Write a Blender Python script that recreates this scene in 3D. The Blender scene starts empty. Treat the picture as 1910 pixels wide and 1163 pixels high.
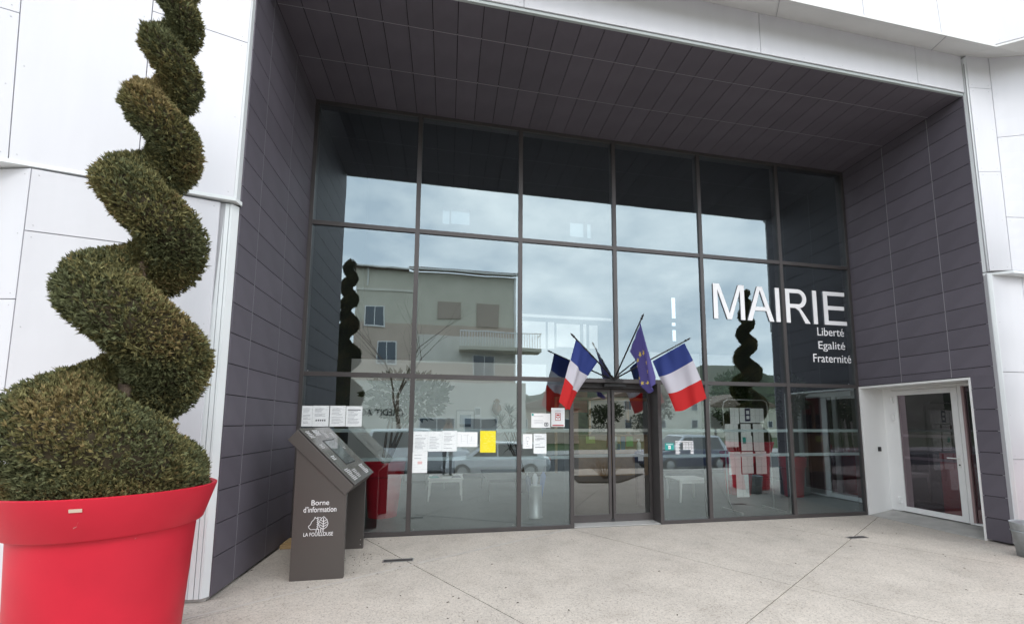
import bpy, math, random
import numpy as np
from mathutils import Vector, Matrix

random.seed(7)
rng = np.random.default_rng(7)
sc = bpy.context.scene
COL = sc.collection
PI = math.pi

# ------------------------------------------------------------------ camera
cam_d = bpy.data.cameras.new('camera')
cam = bpy.data.objects.new('camera', cam_d)
COL.objects.link(cam)
sc.camera = cam
cam_d.sensor_fit = 'HORIZONTAL'
cam_d.sensor_width = 36.0
cam_d.lens = 780.92 * 36.0 / 1910.0
cam_d.shift_x = -30.48 / 1910.0
cam_d.shift_y = 126.2 / 1910.0
cam_d.clip_start = 0.02
cam_d.clip_end = 3000
CAMR = [[0.9817906, -0.0231233, -0.1885537], [-0.18993, -0.1001007, -0.9766813], [0.0037097, 0.9947086, -0.1026698]]
cam.matrix_world = Matrix([[*CAMR[0], 2.111], [*CAMR[1], -6.367], [*CAMR[2], 1.593], [0, 0, 0, 1]])
sc.render.resolution_x, sc.render.resolution_y = 1024, 623

# ------------------------------------------------------------------ sky, sun, exposure
SUN_EL, SUN_ROT = math.radians(45), math.radians(168)
world = bpy.data.worlds.new('World')
sc.world = world
world.use_nodes = True
wn, wl = world.node_tree.nodes, world.node_tree.links
wn.clear()
w_out = wn.new('ShaderNodeOutputWorld')
w_bg = wn.new('ShaderNodeBackground')
w_sky = wn.new('ShaderNodeTexSky')
w_sky.sky_type = 'NISHITA'
w_sky.sun_disc = False
w_sky.sun_elevation = SUN_EL
w_sky.sun_rotation = SUN_ROT
w_tc = wn.new('ShaderNodeTexCoord')
w_map = wn.new('ShaderNodeMapping')
w_map.inputs['Scale'].default_value = (1.0, 1.0, 1.9)
w_n = wn.new('ShaderNodeTexNoise')
w_n.inputs['Scale'].default_value = 3.1
w_n.inputs['Detail'].default_value = 6
w_n.inputs['Roughness'].default_value = 0.55
w_r = wn.new('ShaderNodeValToRGB')
w_r.color_ramp.elements[0].position = 0.36
w_r.color_ramp.elements[0].color = (9.8, 11.0, 12.3, 1)
w_r.color_ramp.elements[1].position = 0.62
w_r.color_ramp.elements[1].color = (18.2, 18.4, 18.6, 1)
w_mix = wn.new('ShaderNodeMix')
w_mix.data_type = 'RGBA'
w_mix.inputs[0].default_value = 0.9
wl.new(w_tc.outputs['Generated'], w_map.inputs['Vector'])
wl.new(w_map.outputs['Vector'], w_n.inputs['Vector'])
wl.new(w_n.outputs['Fac'], w_r.inputs['Fac'])
wl.new(w_sky.outputs['Color'], w_mix.inputs[6])
wl.new(w_r.outputs['Color'], w_mix.inputs[7])
wl.new(w_mix.outputs[2], w_bg.inputs['Color'])
w_bg.inputs['Strength'].default_value = 0.1
wl.new(w_bg.outputs['Background'], w_out.inputs['Surface'])

sun_d = bpy.data.lights.new('sun', 'SUN')
sun_d.energy = 0.6
sun_d.angle = math.radians(22)
sun_d.color = (1.0, 0.97, 0.93)
sun = bpy.data.objects.new('sun', sun_d)
COL.objects.link(sun)
_sd = Vector((math.sin(SUN_ROT) * math.cos(SUN_EL), math.cos(SUN_ROT) * math.cos(SUN_EL), math.sin(SUN_EL)))
sun.rotation_euler = (-_sd).to_track_quat('-Z', 'Y').to_euler()
sun.location = _sd * 60

sc.view_settings.view_transform = 'Standard'
sc.view_settings.look = 'None'
sc.view_settings.gamma = 1.0
sc.view_settings.use_curve_mapping = False
sc.view_settings.exposure = 0.74
sc.render.engine = 'CYCLES'
sc.cycles.use_denoising = True
sc.cycles.max_bounces = 10
sc.cycles.transparent_max_bounces = 16
sc.cycles.caustics_reflective = False
sc.cycles.caustics_refractive = False
sc.cycles.sample_clamp_indirect = 6.0

# ------------------------------------------------------------------ materials
MATS = {}


def mat(name, col, rough=0.6, metal=0.0, spec=0.5, var=0.0, vscale=6.0, bump=0.0, bscale=60.0, coat=0.0, island=0.0, detail=4.0, objvar=0.0, vstretch=1.0):
    """plain surface with slight procedural tone variation and fine relief"""
    if name in MATS:
        return MATS[name]
    m = bpy.data.materials.new(name)
    m.use_nodes = True
    nt = m.node_tree
    b = nt.nodes['Principled BSDF']
    b.inputs['Base Color'].default_value = (*col, 1)
    b.inputs['Roughness'].default_value = rough
    b.inputs['Metallic'].default_value = metal
    b.inputs['Specular IOR Level'].default_value = spec
    b.inputs['Coat Weight'].default_value = coat
    if var or island:
        tc = nt.nodes.new('ShaderNodeTexCoord')
        hsv = nt.nodes.new('ShaderNodeHueSaturation')
        hsv.inputs['Color'].default_value = (*col, 1)
        mr = nt.nodes.new('ShaderNodeMapRange')
        if island:
            g = nt.nodes.new('ShaderNodeNewGeometry')
            nt.links.new(g.outputs['Random Per Island'], mr.inputs['Value'])
            k = island
        else:
            n = nt.nodes.new('ShaderNodeTexNoise')
            n.inputs['Scale'].default_value = vscale
            n.inputs['Detail'].default_value = detail
            nt.links.new(tc.outputs['Object'], n.inputs['Vector'])
            mr.inputs['From Min'].default_value = 0.3
            mr.inputs['From Max'].default_value = 0.7
            nt.links.new(n.outputs['Fac'], mr.inputs['Value'])
            k = var
        if not island and vstretch != 1.0:
            mpn = nt.nodes.new('ShaderNodeMapping')
            mpn.inputs['Scale'].default_value = (1, 1, vstretch)
            nt.links.new(tc.outputs['Object'], mpn.inputs['Vector'])
            nt.links.new(mpn.outputs['Vector'], n.inputs['Vector'])
        mr.inputs['To Min'].default_value = 1 - k
        mr.inputs['To Max'].default_value = 1 + k
        if objvar:
            oi = nt.nodes.new('ShaderNodeObjectInfo')
            m2_ = nt.nodes.new('ShaderNodeMapRange')
            m2_.inputs['To Min'].default_value = 1 - objvar
            m2_.inputs['To Max'].default_value = 1 + objvar
            mm_ = nt.nodes.new('ShaderNodeMath')
            mm_.operation = 'MULTIPLY'
            nt.links.new(oi.outputs['Random'], m2_.inputs['Value'])
            nt.links.new(mr.outputs['Result'], mm_.inputs[0])
            nt.links.new(m2_.outputs['Result'], mm_.inputs[1])
            nt.links.new(mm_.outputs[0], hsv.inputs['Value'])
        else:
            nt.links.new(mr.outputs['Result'], hsv.inputs['Value'])
        nt.links.new(hsv.outputs['Color'], b.inputs['Base Color'])
    if bump:
        tc2 = nt.nodes.new('ShaderNodeTexCoord')
        n2 = nt.nodes.new('ShaderNodeTexNoise')
        n2.inputs['Scale'].default_value = bscale
        n2.inputs['Detail'].default_value = 3
        bp_ = nt.nodes.new('ShaderNodeBump')
        bp_.inputs['Strength'].default_value = bump
        bp_.inputs['Distance'].default_value = 0.004
        nt.links.new(tc2.outputs['Object'], n2.inputs['Vector'])
        nt.links.new(n2.outputs['Fac'], bp_.inputs['Height'])
        nt.links.new(bp_.outputs['Normal'], b.inputs['Normal'])
    MATS[name] = m
    return m


def glass_mat(name, refl, tint, gtint=(0.86, 0.95, 1.0), wobble=0.0, extra=0.55):
    m = bpy.data.materials.new(name)
    m.use_nodes = True
    nt = m.node_tree
    nt.nodes.clear()
    out = nt.nodes.new('ShaderNodeOutputMaterial')
    mix = nt.nodes.new('ShaderNodeMixShader')
    tr = nt.nodes.new('ShaderNodeBsdfTransparent')
    gl = nt.nodes.new('ShaderNodeBsdfGlossy')
    gl.inputs['Roughness'].default_value = 0.0
    gl.inputs['Color'].default_value = (*gtint, 1)
    tr.inputs['Color'].default_value = (*tint, 1)
    fr = nt.nodes.new('ShaderNodeFresnel')
    fr.inputs['IOR'].default_value = 1.5
    ma = nt.nodes.new('ShaderNodeMath')
    ma.operation = 'MULTIPLY_ADD'
    ma.inputs[1].default_value = extra
    ma.inputs[2].default_value = refl
    ma.use_clamp = True
    nt.links.new(fr.outputs[0], ma.inputs[0])
    nt.links.new(ma.outputs[0], mix.inputs[0])
    nt.links.new(tr.outputs[0], mix.inputs[1])
    nt.links.new(gl.outputs[0], mix.inputs[2])
    nt.links.new(mix.outputs[0], out.inputs['Surface'])
    if wobble:
        tc = nt.nodes.new('ShaderNodeTexCoord')
        n = nt.nodes.new('ShaderNodeTexNoise')
        n.inputs['Scale'].default_value = 1.6
        n.inputs['Detail'].default_value = 1
        b = nt.nodes.new('ShaderNodeBump')
        b.inputs['Strength'].default_value = wobble
        b.inputs['Distance'].default_value = 0.01
        nt.links.new(tc.outputs['Object'], n.inputs['Vector'])
        nt.links.new(n.outputs['Fac'], b.inputs['Height'])
        nt.links.new(b.outputs['Normal'], gl.inputs['Normal'])
    MATS[name] = m
    return m


def trans_only(name, tint):
    m = bpy.data.materials.new(name)
    m.use_nodes = True
    nt = m.node_tree
    nt.nodes.clear()
    out = nt.nodes.new('ShaderNodeOutputMaterial')
    tr = nt.nodes.new('ShaderNodeBsdfTransparent')
    tr.inputs['Color'].default_value = (*tint, 1)
    nt.links.new(tr.outputs[0], out.inputs['Surface'])
    MATS[name] = m
    return m


def frost_mat(name, alpha, col):
    m = bpy.data.materials.new(name)
    m.use_nodes = True
    b = m.node_tree.nodes['Principled BSDF']
    b.inputs['Base Color'].default_value = (*col, 1)
    b.inputs['Roughness'].default_value = 0.6
    b.inputs['Alpha'].default_value = alpha
    MATS[name] = m
    return m


def paper_mat(name, col, line=(0.25, 0.27, 0.3), strength=0.5, rows=60.0):
    """paper with faint rows of illegible print"""
    m = bpy.data.materials.new(name)
    m.use_nodes = True
    nt = m.node_tree
    b = nt.nodes['Principled BSDF']
    b.inputs['Roughness'].default_value = 0.55
    tc = nt.nodes.new('ShaderNodeTexCoord')
    w = nt.nodes.new('ShaderNodeTexWave')
    w.bands_direction = 'Z'
    w.inputs['Scale'].default_value = rows / 3.2
    n = nt.nodes.new('ShaderNodeTexNoise')
    n.inputs['Scale'].default_value = 22
    n.inputs['Detail'].default_value = 3
    mp = nt.nodes.new('ShaderNodeMapping')
    mp.inputs['Scale'].default_value = (1, 1, 2.4)
    mu = nt.nodes.new('ShaderNodeMath')
    mu.operation = 'MULTIPLY'
    r = nt.nodes.new('ShaderNodeValToRGB')
    r.color_ramp.elements[0].position = 0.46
    r.color_ramp.elements[0].color = (*col, 1)
    r.color_ramp.elements[1].position = 0.56
    r.color_ramp.elements[1].color = tuple(c * (1 - strength) + l * strength for c, l in zip(col, line)) + (1,)
    nt.links.new(tc.outputs['Object'], w.inputs['Vector'])
    nt.links.new(tc.outputs['Object'], mp.inputs['Vector'])
    nt.links.new(mp.outputs['Vector'], n.inputs['Vector'])
    nt.links.new(w.outputs['Fac'], mu.inputs[0])
    nt.links.new(n.outputs['Fac'], mu.inputs[1])
    nt.links.new(mu.outputs[0], r.inputs['Fac'])
    nt.links.new(r.outputs['Color'], b.inputs['Base Color'])
    MATS[name] = m
    return m


def paving_mat(name, col):
    """washed concrete: pale matrix, fine dark and light aggregate, broad weathering"""
    m = bpy.data.materials.new(name)
    m.use_nodes = True
    nt = m.node_tree
    b = nt.nodes['Principled BSDF']
    b.inputs['Roughness'].default_value = 0.85
    g = nt.nodes.new('ShaderNodeNewGeometry')
    v = nt.nodes.new('ShaderNodeTexVoronoi')
    v.inputs['Scale'].default_value = 120
    n = nt.nodes.new('ShaderNodeTexNoise')
    n.inputs['Scale'].default_value = 1.1
    n.inputs['Detail'].default_value = 6
    n.inputs['Roughness'].default_value = 0.62
    n3 = nt.nodes.new('ShaderNodeTexNoise')
    n3.inputs['Scale'].default_value = 38
    n3.inputs['Detail'].default_value = 5
    sep = nt.nodes.new('ShaderNodeSeparateColor')
    r1 = nt.nodes.new('ShaderNodeValToRGB')
    r1.color_ramp.elements[0].position = 0.05
    r1.color_ramp.elements[0].color = (0.66, 0.65, 0.64, 1)
    e = r1.color_ramp.elements.new(0.16)
    e.color = (0.95, 0.95, 0.95, 1)
    r1.color_ramp.elements[-1].color = (1.10, 1.09, 1.08, 1)
    r2 = nt.nodes.new('ShaderNodeValToRGB')
    r2.color_ramp.elements[0].position = 0.3
    r2.color_ramp.elements[0].color = tuple(c * 0.88 for c in col) + (1,)
    r2.color_ramp.elements[1].position = 0.68
    r2.color_ramp.elements[1].color = tuple(c * 1.1 for c in col) + (1,)
    r3 = nt.nodes.new('ShaderNodeValToRGB')
    r3.color_ramp.elements[0].position = 0.32
    r3.color_ramp.elements[0].color = (0.89, 0.89, 0.90, 1)
    r3.color_ramp.elements[1].position = 0.6
    r3.color_ramp.elements[1].color = (1.06, 1.06, 1.05, 1)
    m1 = nt.nodes.new('ShaderNodeMix')
    m1.data_type = 'RGBA'
    m1.blend_type = 'MULTIPLY'
    m1.inputs[0].default_value = 1
    m2 = nt.nodes.new('ShaderNodeMix')
    m2.data_type = 'RGBA'
    m2.blend_type = 'MULTIPLY'
    m2.inputs[0].default_value = 1
    n4 = nt.nodes.new('ShaderNodeTexNoise')
    n4.inputs['Scale'].default_value = 3.2
    n4.inputs['Detail'].default_value = 9
    n4.inputs['Roughness'].default_value = 0.7
    r4 = nt.nodes.new('ShaderNodeValToRGB')
    r4.color_ramp.elements[0].position = 0.33
    r4.color_ramp.elements[0].color = (0.88, 0.87, 0.86, 1)
    r4.color_ramp.elements[1].position = 0.52
    r4.color_ramp.elements[1].color = (1.0, 1.0, 1.0, 1)
    m3 = nt.nodes.new('ShaderNodeMix')
    m3.data_type = 'RGBA'
    m3.blend_type = 'MULTIPLY'
    m3.inputs[0].default_value = 1
    bu = nt.nodes.new('ShaderNodeBump')
    bu.inputs['Strength'].default_value = 0.15
    bu.inputs['Distance'].default_value = 0.004
    L = nt.links
    for x in (v, n, n3, n4):
        L.new(g.outputs['Position'], x.inputs['Vector'])
    L.new(v.outputs['Color'], sep.inputs[0])
    L.new(sep.outputs[0], r1.inputs['Fac'])
    L.new(n.outputs['Fac'], r2.inputs['Fac'])
    L.new(n3.outputs['Fac'], r3.inputs['Fac'])
    L.new(r1.outputs['Color'], m1.inputs[6])
    L.new(r2.outputs['Color'], m1.inputs[7])
    L.new(m1.outputs[2], m2.inputs[6])
    L.new(r3.outputs['Color'], m2.inputs[7])
    L.new(n4.outputs['Fac'], r4.inputs['Fac'])
    L.new(m2.outputs[2], m3.inputs[6])
    L.new(r4.outputs['Color'], m3.inputs[7])
    L.new(m3.outputs[2], b.inputs['Base Color'])
    L.new(v.outputs['Distance'], bu.inputs['Height'])
    L.new(bu.outputs['Normal'], b.inputs['Normal'])
    MATS[name] = m
    return m


M_CLAD = mat('cladding', (0.121, 0.109, 0.131), 0.55, spec=0.35, var=0.08, vscale=3, objvar=0.07, bump=0.25, bscale=120)
M_CLAD_BACK = mat('cladding_joint', (0.012, 0.011, 0.013), 0.9)
M_CLAD_STRIP = mat('cladding_strip', (0.34, 0.33, 0.35), 0.6)
M_WHITE = mat('white_panel', (0.70, 0.70, 0.735), 0.45, spec=0.4, var=0.022, vscale=5, vstretch=0.12, objvar=0.012, bump=0.06, bscale=25)
M_SCREW = mat('screw_grey', (0.50, 0.50, 0.52), 0.5)
M_WHITE_BACK = mat('white_joint', (0.40, 0.40, 0.42), 0.8)
M_WTRIM = mat('white_trim', (0.76, 0.79, 0.80), 0.35)
M_GREYTRIM = mat('grey_trim', (0.42, 0.46, 0.46), 0.4)
M_FRAME = mat('bronze_frame', (0.075, 0.068, 0.068), 0.4, metal=0.25, var=0.06, vscale=4)
M_DARKFR = mat('dark_frame', (0.035, 0.033, 0.034), 0.45, metal=0.2)
M_GLASS = glass_mat('coated_glass', 0.26, (0.94, 0.99, 0.97), gtint=(0.80, 0.95, 1.0), wobble=0.08)
M_GLASSB = trans_only('glass_back', (1.0, 1.0, 1.0))
M_DGLASS = glass_mat('door_glass', 0.22, (0.87, 0.89, 0.88), gtint=(0.93, 0.97, 0.97), wobble=0.03)
M_SGLASS = glass_mat('side_door_glass', 0.22, (0.48, 0.37, 0.40), gtint=(0.85, 0.70, 0.77), wobble=0.03)
M_FROST = frost_mat('frosted_film', 0.55, (0.62, 0.72, 0.75))
M_PAVE = paving_mat('washed_concrete', (0.475, 0.436, 0.392))
M_JOINT = mat('joint_dark', (0.10, 0.095, 0.09), 0.95)
M_CONC = mat('plain_concrete', (0.40, 0.39, 0.37), 0.85, var=0.15, vscale=5, bump=0.2, bscale=90)
M_RED = mat('red_plastic', (0.53, 0.012, 0.032), 0.48, spec=0.35, var=0.10, vscale=2.5, detail=8, bump=0.05, bscale=200)
M_SOIL = mat('soil', (0.045, 0.032, 0.022), 0.95, var=0.4, vscale=30, bump=0.8, bscale=40)
M_TAG = mat('pale_tag', (0.62, 0.50, 0.40), 0.5)
M_LEAF1 = mat('cypress_leaf', (0.185, 0.172, 0.074), 0.8, spec=0.2, island=0.55)
M_LEAF2 = mat('cypress_leaf_brown', (0.255, 0.200, 0.090), 0.8, spec=0.2, island=0.45)
M_LEAF3 = mat('cypress_leaf_green', (0.128, 0.138, 0.066), 0.8, spec=0.25, island=0.5)
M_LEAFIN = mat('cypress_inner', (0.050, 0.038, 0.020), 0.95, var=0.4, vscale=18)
M_BARK = mat('bark', (0.15, 0.11, 0.08), 0.9, var=0.3, vscale=20, bump=0.6, bscale=60)
M_KIOSK = mat('kiosk_metal', (0.088, 0.078, 0.073), 0.42, metal=0.2, bump=0.05, bscale=300)
M_KIOSKTOP = mat('kiosk_face', (0.11, 0.105, 0.10), 0.12, spec=0.6)
M_SCREEN = mat('kiosk_screen', (0.10, 0.115, 0.12), 0.05, spec=0.7)
M_LETTER = mat('white_letter', (0.86, 0.86, 0.88), 0.45)
M_LETTERS = mat('letter_side', (0.5, 0.5, 0.54), 0.5)
M_BLUE = mat('flag_blue', (0.034, 0.060, 0.27), 0.75, bump=0.1, bscale=500)
M_FWHITE = mat('flag_white', (0.72, 0.70, 0.78), 0.75, bump=0.1, bscale=500)
M_FRED = mat('flag_red', (0.64, 0.018, 0.020), 0.75, bump=0.1, bscale=500)
M_EUBLUE = mat('eu_blue', (0.115, 0.100, 0.34), 0.6, bump=0.1, bscale=500)
M_STAR = mat('star_yellow', (0.72, 0.55, 0.10), 0.6)
for m_ in (M_BLUE, M_FWHITE, M_FRED, M_EUBLUE):
    nt_ = m_.node_tree
    b_ = nt_.nodes['Principled BSDF']
    tl_ = nt_.nodes.new('ShaderNodeBsdfTranslucent')
    tl_.inputs['Color'].default_value = b_.inputs['Base Color'].default_value
    mx_ = nt_.nodes.new('ShaderNodeMixShader')
    mx_.inputs[0].default_value = 0.35
    nt_.links.new(b_.outputs[0], mx_.inputs[1])
    nt_.links.new(tl_.outputs[0], mx_.inputs[2])
    nt_.links.new(mx_.outputs[0], nt_.nodes['Material Output'].inputs['Surface'])
M_BLACK = mat('black_plastic', (0.02, 0.02, 0.022), 0.45)
M_PAPER = paper_mat('printed_paper', (0.84, 0.87, 0.88), strength=0.45)
M_PAPER2 = paper_mat('plain_sheet', (0.86, 0.88, 0.89), strength=0.2, rows=30)
M_YPAPER = paper_mat('yellow_paper', (0.86, 0.72, 0.01), (0.95, 0.9, 0.4), 0.6, 40)
M_TEAL = mat('teal_sticker', (0.02, 0.33, 0.30), 0.5)
M_INK = mat('dark_ink', (0.05, 0.055, 0.07), 0.6)
M_GREYINK = mat('grey_ink', (0.35, 0.37, 0.40), 0.6)
M_REDINK = mat('red_ink', (0.45, 0.04, 0.04), 0.6)
M_NAVY = mat('navy_print', (0.03, 0.03, 0.10), 0.6)
M_ZINC = mat('zinc', (0.42, 0.45, 0.47), 0.5, metal=0.35, var=0.2, vscale=9)
M_STEEL = mat('steel', (0.5, 0.5, 0.5), 0.3, metal=0.9)
M_WOOD = mat('beech', (0.34, 0.21, 0.10), 0.6, var=0.12, vscale=7)
M_PLANKW = mat('raw_board', (0.44, 0.31, 0.16), 0.75, var=0.15, vscale=8)
M_IFLOOR = mat('interior_floor', (0.048, 0.052, 0.052), 0.4, var=0.08, vscale=2)
M_IWALL = mat('interior_white', (0.72, 0.72, 0.70), 0.7)
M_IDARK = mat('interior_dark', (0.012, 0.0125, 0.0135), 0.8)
M_IGREY = mat('interior_grey', (0.16, 0.17, 0.18), 0.7)
M_WFRAME = mat('white_door_frame', (0.82, 0.82, 0.81), 0.35)
M_LAMIN = mat('white_laminate', (0.78, 0.78, 0.76), 0.4)
M_DKWOOD = mat('dark_table', (0.02, 0.019, 0.02), 0.35)
M_FICUS = mat('ficus_leaf', (0.018, 0.036, 0.012), 0.4, island=0.5)
M_DRAC = mat('dracaena_leaf', (0.022, 0.040, 0.020), 0.5, island=0.4)
M_STUCCO = mat('stucco_olive', (0.60, 0.57, 0.47), 0.9, var=0.06, vscale=1)
M_STUCCOP = mat('stucco_pink', (0.55, 0.45, 0.37), 0.9, var=0.06, vscale=1)
M_STUCCOC = mat('stucco_cream', (0.72, 0.69, 0.61), 0.9, var=0.06, vscale=1)
M_TILE = mat('roof_tile', (0.20, 0.15, 0.12), 0.85, island=0.3)
M_FACWIN = mat('house_window', (0.05, 0.07, 0.09), 0.1, spec=0.8)
M_SHUT = mat('shutter', (0.40, 0.33, 0.27), 0.7)
M_ASPH = mat('asphalt', (0.055, 0.055, 0.057), 0.9, var=0.2, vscale=2, bump=0.3, bscale=120)
M_GRASS = mat('grass', (0.055, 0.085, 0.025), 0.95, var=0.35, vscale=3, bump=0.6, bscale=40)
M_HILL = mat('hill_forest', (0.045, 0.060, 0.032), 0.95, var=0.5, vscale=0.25, detail=8)
M_CARW = mat('car_white', (0.74, 0.76, 0.78), 0.25, coat=0.6)
M_CARB = mat('car_blue', (0.02, 0.035, 0.10), 0.25, coat=0.6)
M_CARS = mat('car_silver', (0.42, 0.44, 0.47), 0.3, metal=0.6, coat=0.5)
M_CARG = mat('car_glass', (0.015, 0.02, 0.022), 0.05, spec=0.8)
M_TYRE = mat('tyre', (0.018, 0.018, 0.019), 0.85)
M_LAMP = mat('car_lamp', (0.55, 0.57, 0.6), 0.15)
M_TAIL = mat('tail_lamp', (0.45, 0.02, 0.02), 0.25)
M_SKIN = mat('skin', (0.45, 0.27, 0.19), 0.55)
M_HAIR = mat('hair', (0.03, 0.02, 0.013), 0.6, bump=0.6, bscale=90)
M_COAT = mat('coat_cloth', (0.42, 0.44, 0.46), 0.9)
M_JEANS = mat('jeans', (0.20, 0.21, 0.23), 0.9)
M_SHOE = mat('shoe', (0.03, 0.028, 0.026), 0.6)

# ------------------------------------------------------------------ object helpers
WL = {}


def tag(o, label=None, cat=None, group=None, kind=None):
    if label:
        o['label'] = label
    if cat:
        o['category'] = cat
    if group:
        o['group'] = group
    if kind:
        o['kind'] = kind
    return o


def thing(name, loc, label, cat, group=None):
    o = bpy.data.objects.new(name, None)
    o.empty_display_size = 0.1
    COL.objects.link(o)
    o.location = loc
    WL[o] = Vector(loc)
    return tag(o, label, cat, group)


class G:
    """collects faces in world coordinates, becomes one mesh object"""

    def __init__(s):
        s.v, s.f, s.m = [], [], []

    def add(s, verts, faces, mi=0):
        b = len(s.v)
        s.v += [tuple(p) for p in verts]
        s.f += [tuple(b + i for i in f) for f in faces]
        s.m += [mi] * len(faces)
        return s

    def box(s, x0, x1, y0, y1, z0, z1, mi=0):
        v = [(x0, y0, z0), (x1, y0, z0), (x1, y1, z0), (x0, y1, z0), (x0, y0, z1), (x1, y0, z1), (x1, y1, z1), (x0, y1, z1)]
        return s.add(v, [(0, 3, 2, 1), (4, 5, 6, 7), (0, 1, 5, 4), (1, 2, 6, 5), (2, 3, 7, 6), (3, 0, 4, 7)], mi)

    def hexa(s, b, t, mi=0):
        """b: four bottom corners, t: four top corners"""
        return s.add(list(b) + list(t), [(0, 3, 2, 1), (4, 5, 6, 7), (0, 1, 5, 4), (1, 2, 6, 5), (2, 3, 7, 6), (3, 0, 4, 7)], mi)

    def prism(s, poly, off, mi=0):
        """polygon of 3D points extruded by vector off"""
        n = len(poly)
        off = Vector(off)
        v = [Vector(p) for p in poly] + [Vector(p) + off for p in poly]
        f = [tuple(range(n)), tuple(range(2 * n - 1, n - 1, -1))]
        f += [(i, i + n, (i + 1) % n + n, (i + 1) % n) for i in range(n)]
        return s.add(v, f, mi)

    def lathe(s, prof, c=(0, 0, 0), n=32, mi=0, cap=True):
        v, f = [], []
        k = len(prof)
        for i in range(n):
            a = 2 * PI * i / n
            for r, z in prof:
                v.append((c[0] + r * math.cos(a), c[1] + r * math.sin(a), c[2] + z))
        for i in range(n):
            j = (i + 1) % n
            for q in range(k - 1):
                f.append((i * k + q, j * k + q, j * k + q + 1, i * k + q + 1))
        if cap:
            f.append(tuple(i * k for i in range(n))[::-1])
            f.append(tuple(i * k + k - 1 for i in range(n)))
        return s.add(v, f, mi)

    def tube(s, path, rad, n=8, mi=0, cap=True):
        path = [Vector(p) for p in path]
        if not isinstance(rad, (list, tuple)):
            rad = [rad] * len(path)
        v, f = [], []
        up = None
        for i, p in enumerate(path):
            d = (path[min(i + 1, len(path) - 1)] - path[max(i - 1, 0)]).normalized()
            if up is None:
                up = d.orthogonal().normalized()
            up = (up - d * up.dot(d))
            up = up.normalized() if up.length > 1e-6 else d.orthogonal().normalized()
            w = d.cross(up)
            for k in range(n):
                a = 2 * PI * k / n
                v.append(p + (up * math.cos(a) + w * math.sin(a)) * rad[i])
        for i in range(len(path) - 1):
            for k in range(n):
                l = (k + 1) % n
                f.append((i * n + k, i * n + l, (i + 1) * n + l, (i + 1) * n + k))
        if cap:
            f.append(tuple(range(n))[::-1])
            f.append(tuple((len(path) - 1) * n + k for k in range(n)))
        return s.add(v, f, mi)

    def build(s, name, mats, parent=None, origin=None, smooth=False, bevel=0.0, kind=None):
        if not isinstance(mats, (list, tuple)):
            mats = [mats]
        if origin is None:
            if parent is not None:
                origin = WL[parent]
            else:
                a = np.array(s.v)
                lo, hi = a.min(0), a.max(0)
                origin = Vector(((lo[0] + hi[0]) / 2, (lo[1] + hi[1]) / 2, lo[2]))
        origin = Vector(origin)
        me = bpy.data.meshes.new(name)
        me.from_pydata([(p[0] - origin.x, p[1] - origin.y, p[2] - origin.z) for p in s.v], [], s.f)
        for m in mats:
            me.materials.append(m)
        me.polygons.foreach_set('material_index', s.m)
        if smooth:
            me.polygons.foreach_set('use_smooth', [True] * len(me.polygons))
        me.update()
        o = bpy.data.objects.new(name, me)
        COL.objects.link(o)
        WL[o] = origin
        if parent is not None:
            o.parent = parent
            o.location = origin - WL[parent]
        else:
            o.location = origin
        if bevel:
            bm = o.modifiers.new('bevel', 'BEVEL')
            bm.width = bevel
            bm.segments = 2
            bm.limit_method = 'ANGLE'
            bm.angle_limit = math.radians(40)
        if kind:
            o['kind'] = kind
        return o


BOXES = {}


def piece(name, x0, x1, y0, y1, z0, z1, m, parent):
    """box piece whose mesh is shared with every piece of the same size and material"""
    key = (name, round(x1 - x0, 4), round(y1 - y0, 4), round(z1 - z0, 4), m.name)
    c = Vector(((x0 + x1) / 2, (y0 + y1) / 2, (z0 + z1) / 2))
    if key not in BOXES:
        hx, hy, hz = (x1 - x0) / 2, (y1 - y0) / 2, (z1 - z0) / 2
        g = G().box(-hx, hx, -hy, hy, -hz, hz)
        me = bpy.data.meshes.new(name)
        me.from_pydata(g.v, [], g.f)
        me.materials.append(m)
        BOXES[key] = me
    o = bpy.data.objects.new(name, BOXES[key])
    COL.objects.link(o)
    WL[o] = c
    o.parent = parent
    o.location = c - WL[parent]
    return o


KIDS = {}


def children(o):
    return [c for c in COL.objects if c.parent == o]


def copy_tree(o, loc, rz=0.0, label=None):
    """a thing with copies of its parts and sub-parts"""
    r = o.copy()
    COL.objects.link(r)
    r.location = loc
    r.rotation_euler = (0, 0, rz)
    WL[r] = Vector(loc)
    if label:
        r['label'] = label
    for ch in children(o):
        c = ch.copy()
        COL.objects.link(c)
        c.parent = r
        for gch in children(ch):
            d = gch.copy()
            COL.objects.link(d)
            d.parent = c
    return r


def blerp(P, s, t):
    BL, BR, TR, TL = P
    return BL * ((1 - s) * (1 - t)) + BR * (s * (1 - t)) + TR * (s * t) + TL * ((1 - s) * t)


def grid_slab(P, s0, s1, t0, t1, front, back, n=5):
    """warped slab: follows the bilinear surface P between offsets back and front along its normal"""
    nrm = (P[1] - P[0]).cross(P[3] - P[0]).normalized()
    if nrm.y > 0:
        nrm = -nrm
    g = G()
    for off in (front, back):
        for i in range(n + 1):
            for j in range(n + 1):
                g.v.append(tuple(blerp(P, s0 + (s1 - s0) * i / n, t0 + (t1 - t0) * j / n) + nrm * off))
    w, h = n + 1, (n + 1) * (n + 1)
    for i in range(n):
        for j in range(n):
            a = i * w + j
            g.f.append((a, a + w, a + w + 1, a + 1))
            g.f.append((h + a, h + a + 1, h + a + w + 1, h + a + w))
        for a, b in ((i * w, (i + 1) * w), ((i + 1) * w + n, i * w + n), (i + 1, i), (n * w + i, n * w + i + 1)):
            g.f.append((a, h + a, h + b, b))
    g.m = [0] * len(g.f)
    return g


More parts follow.
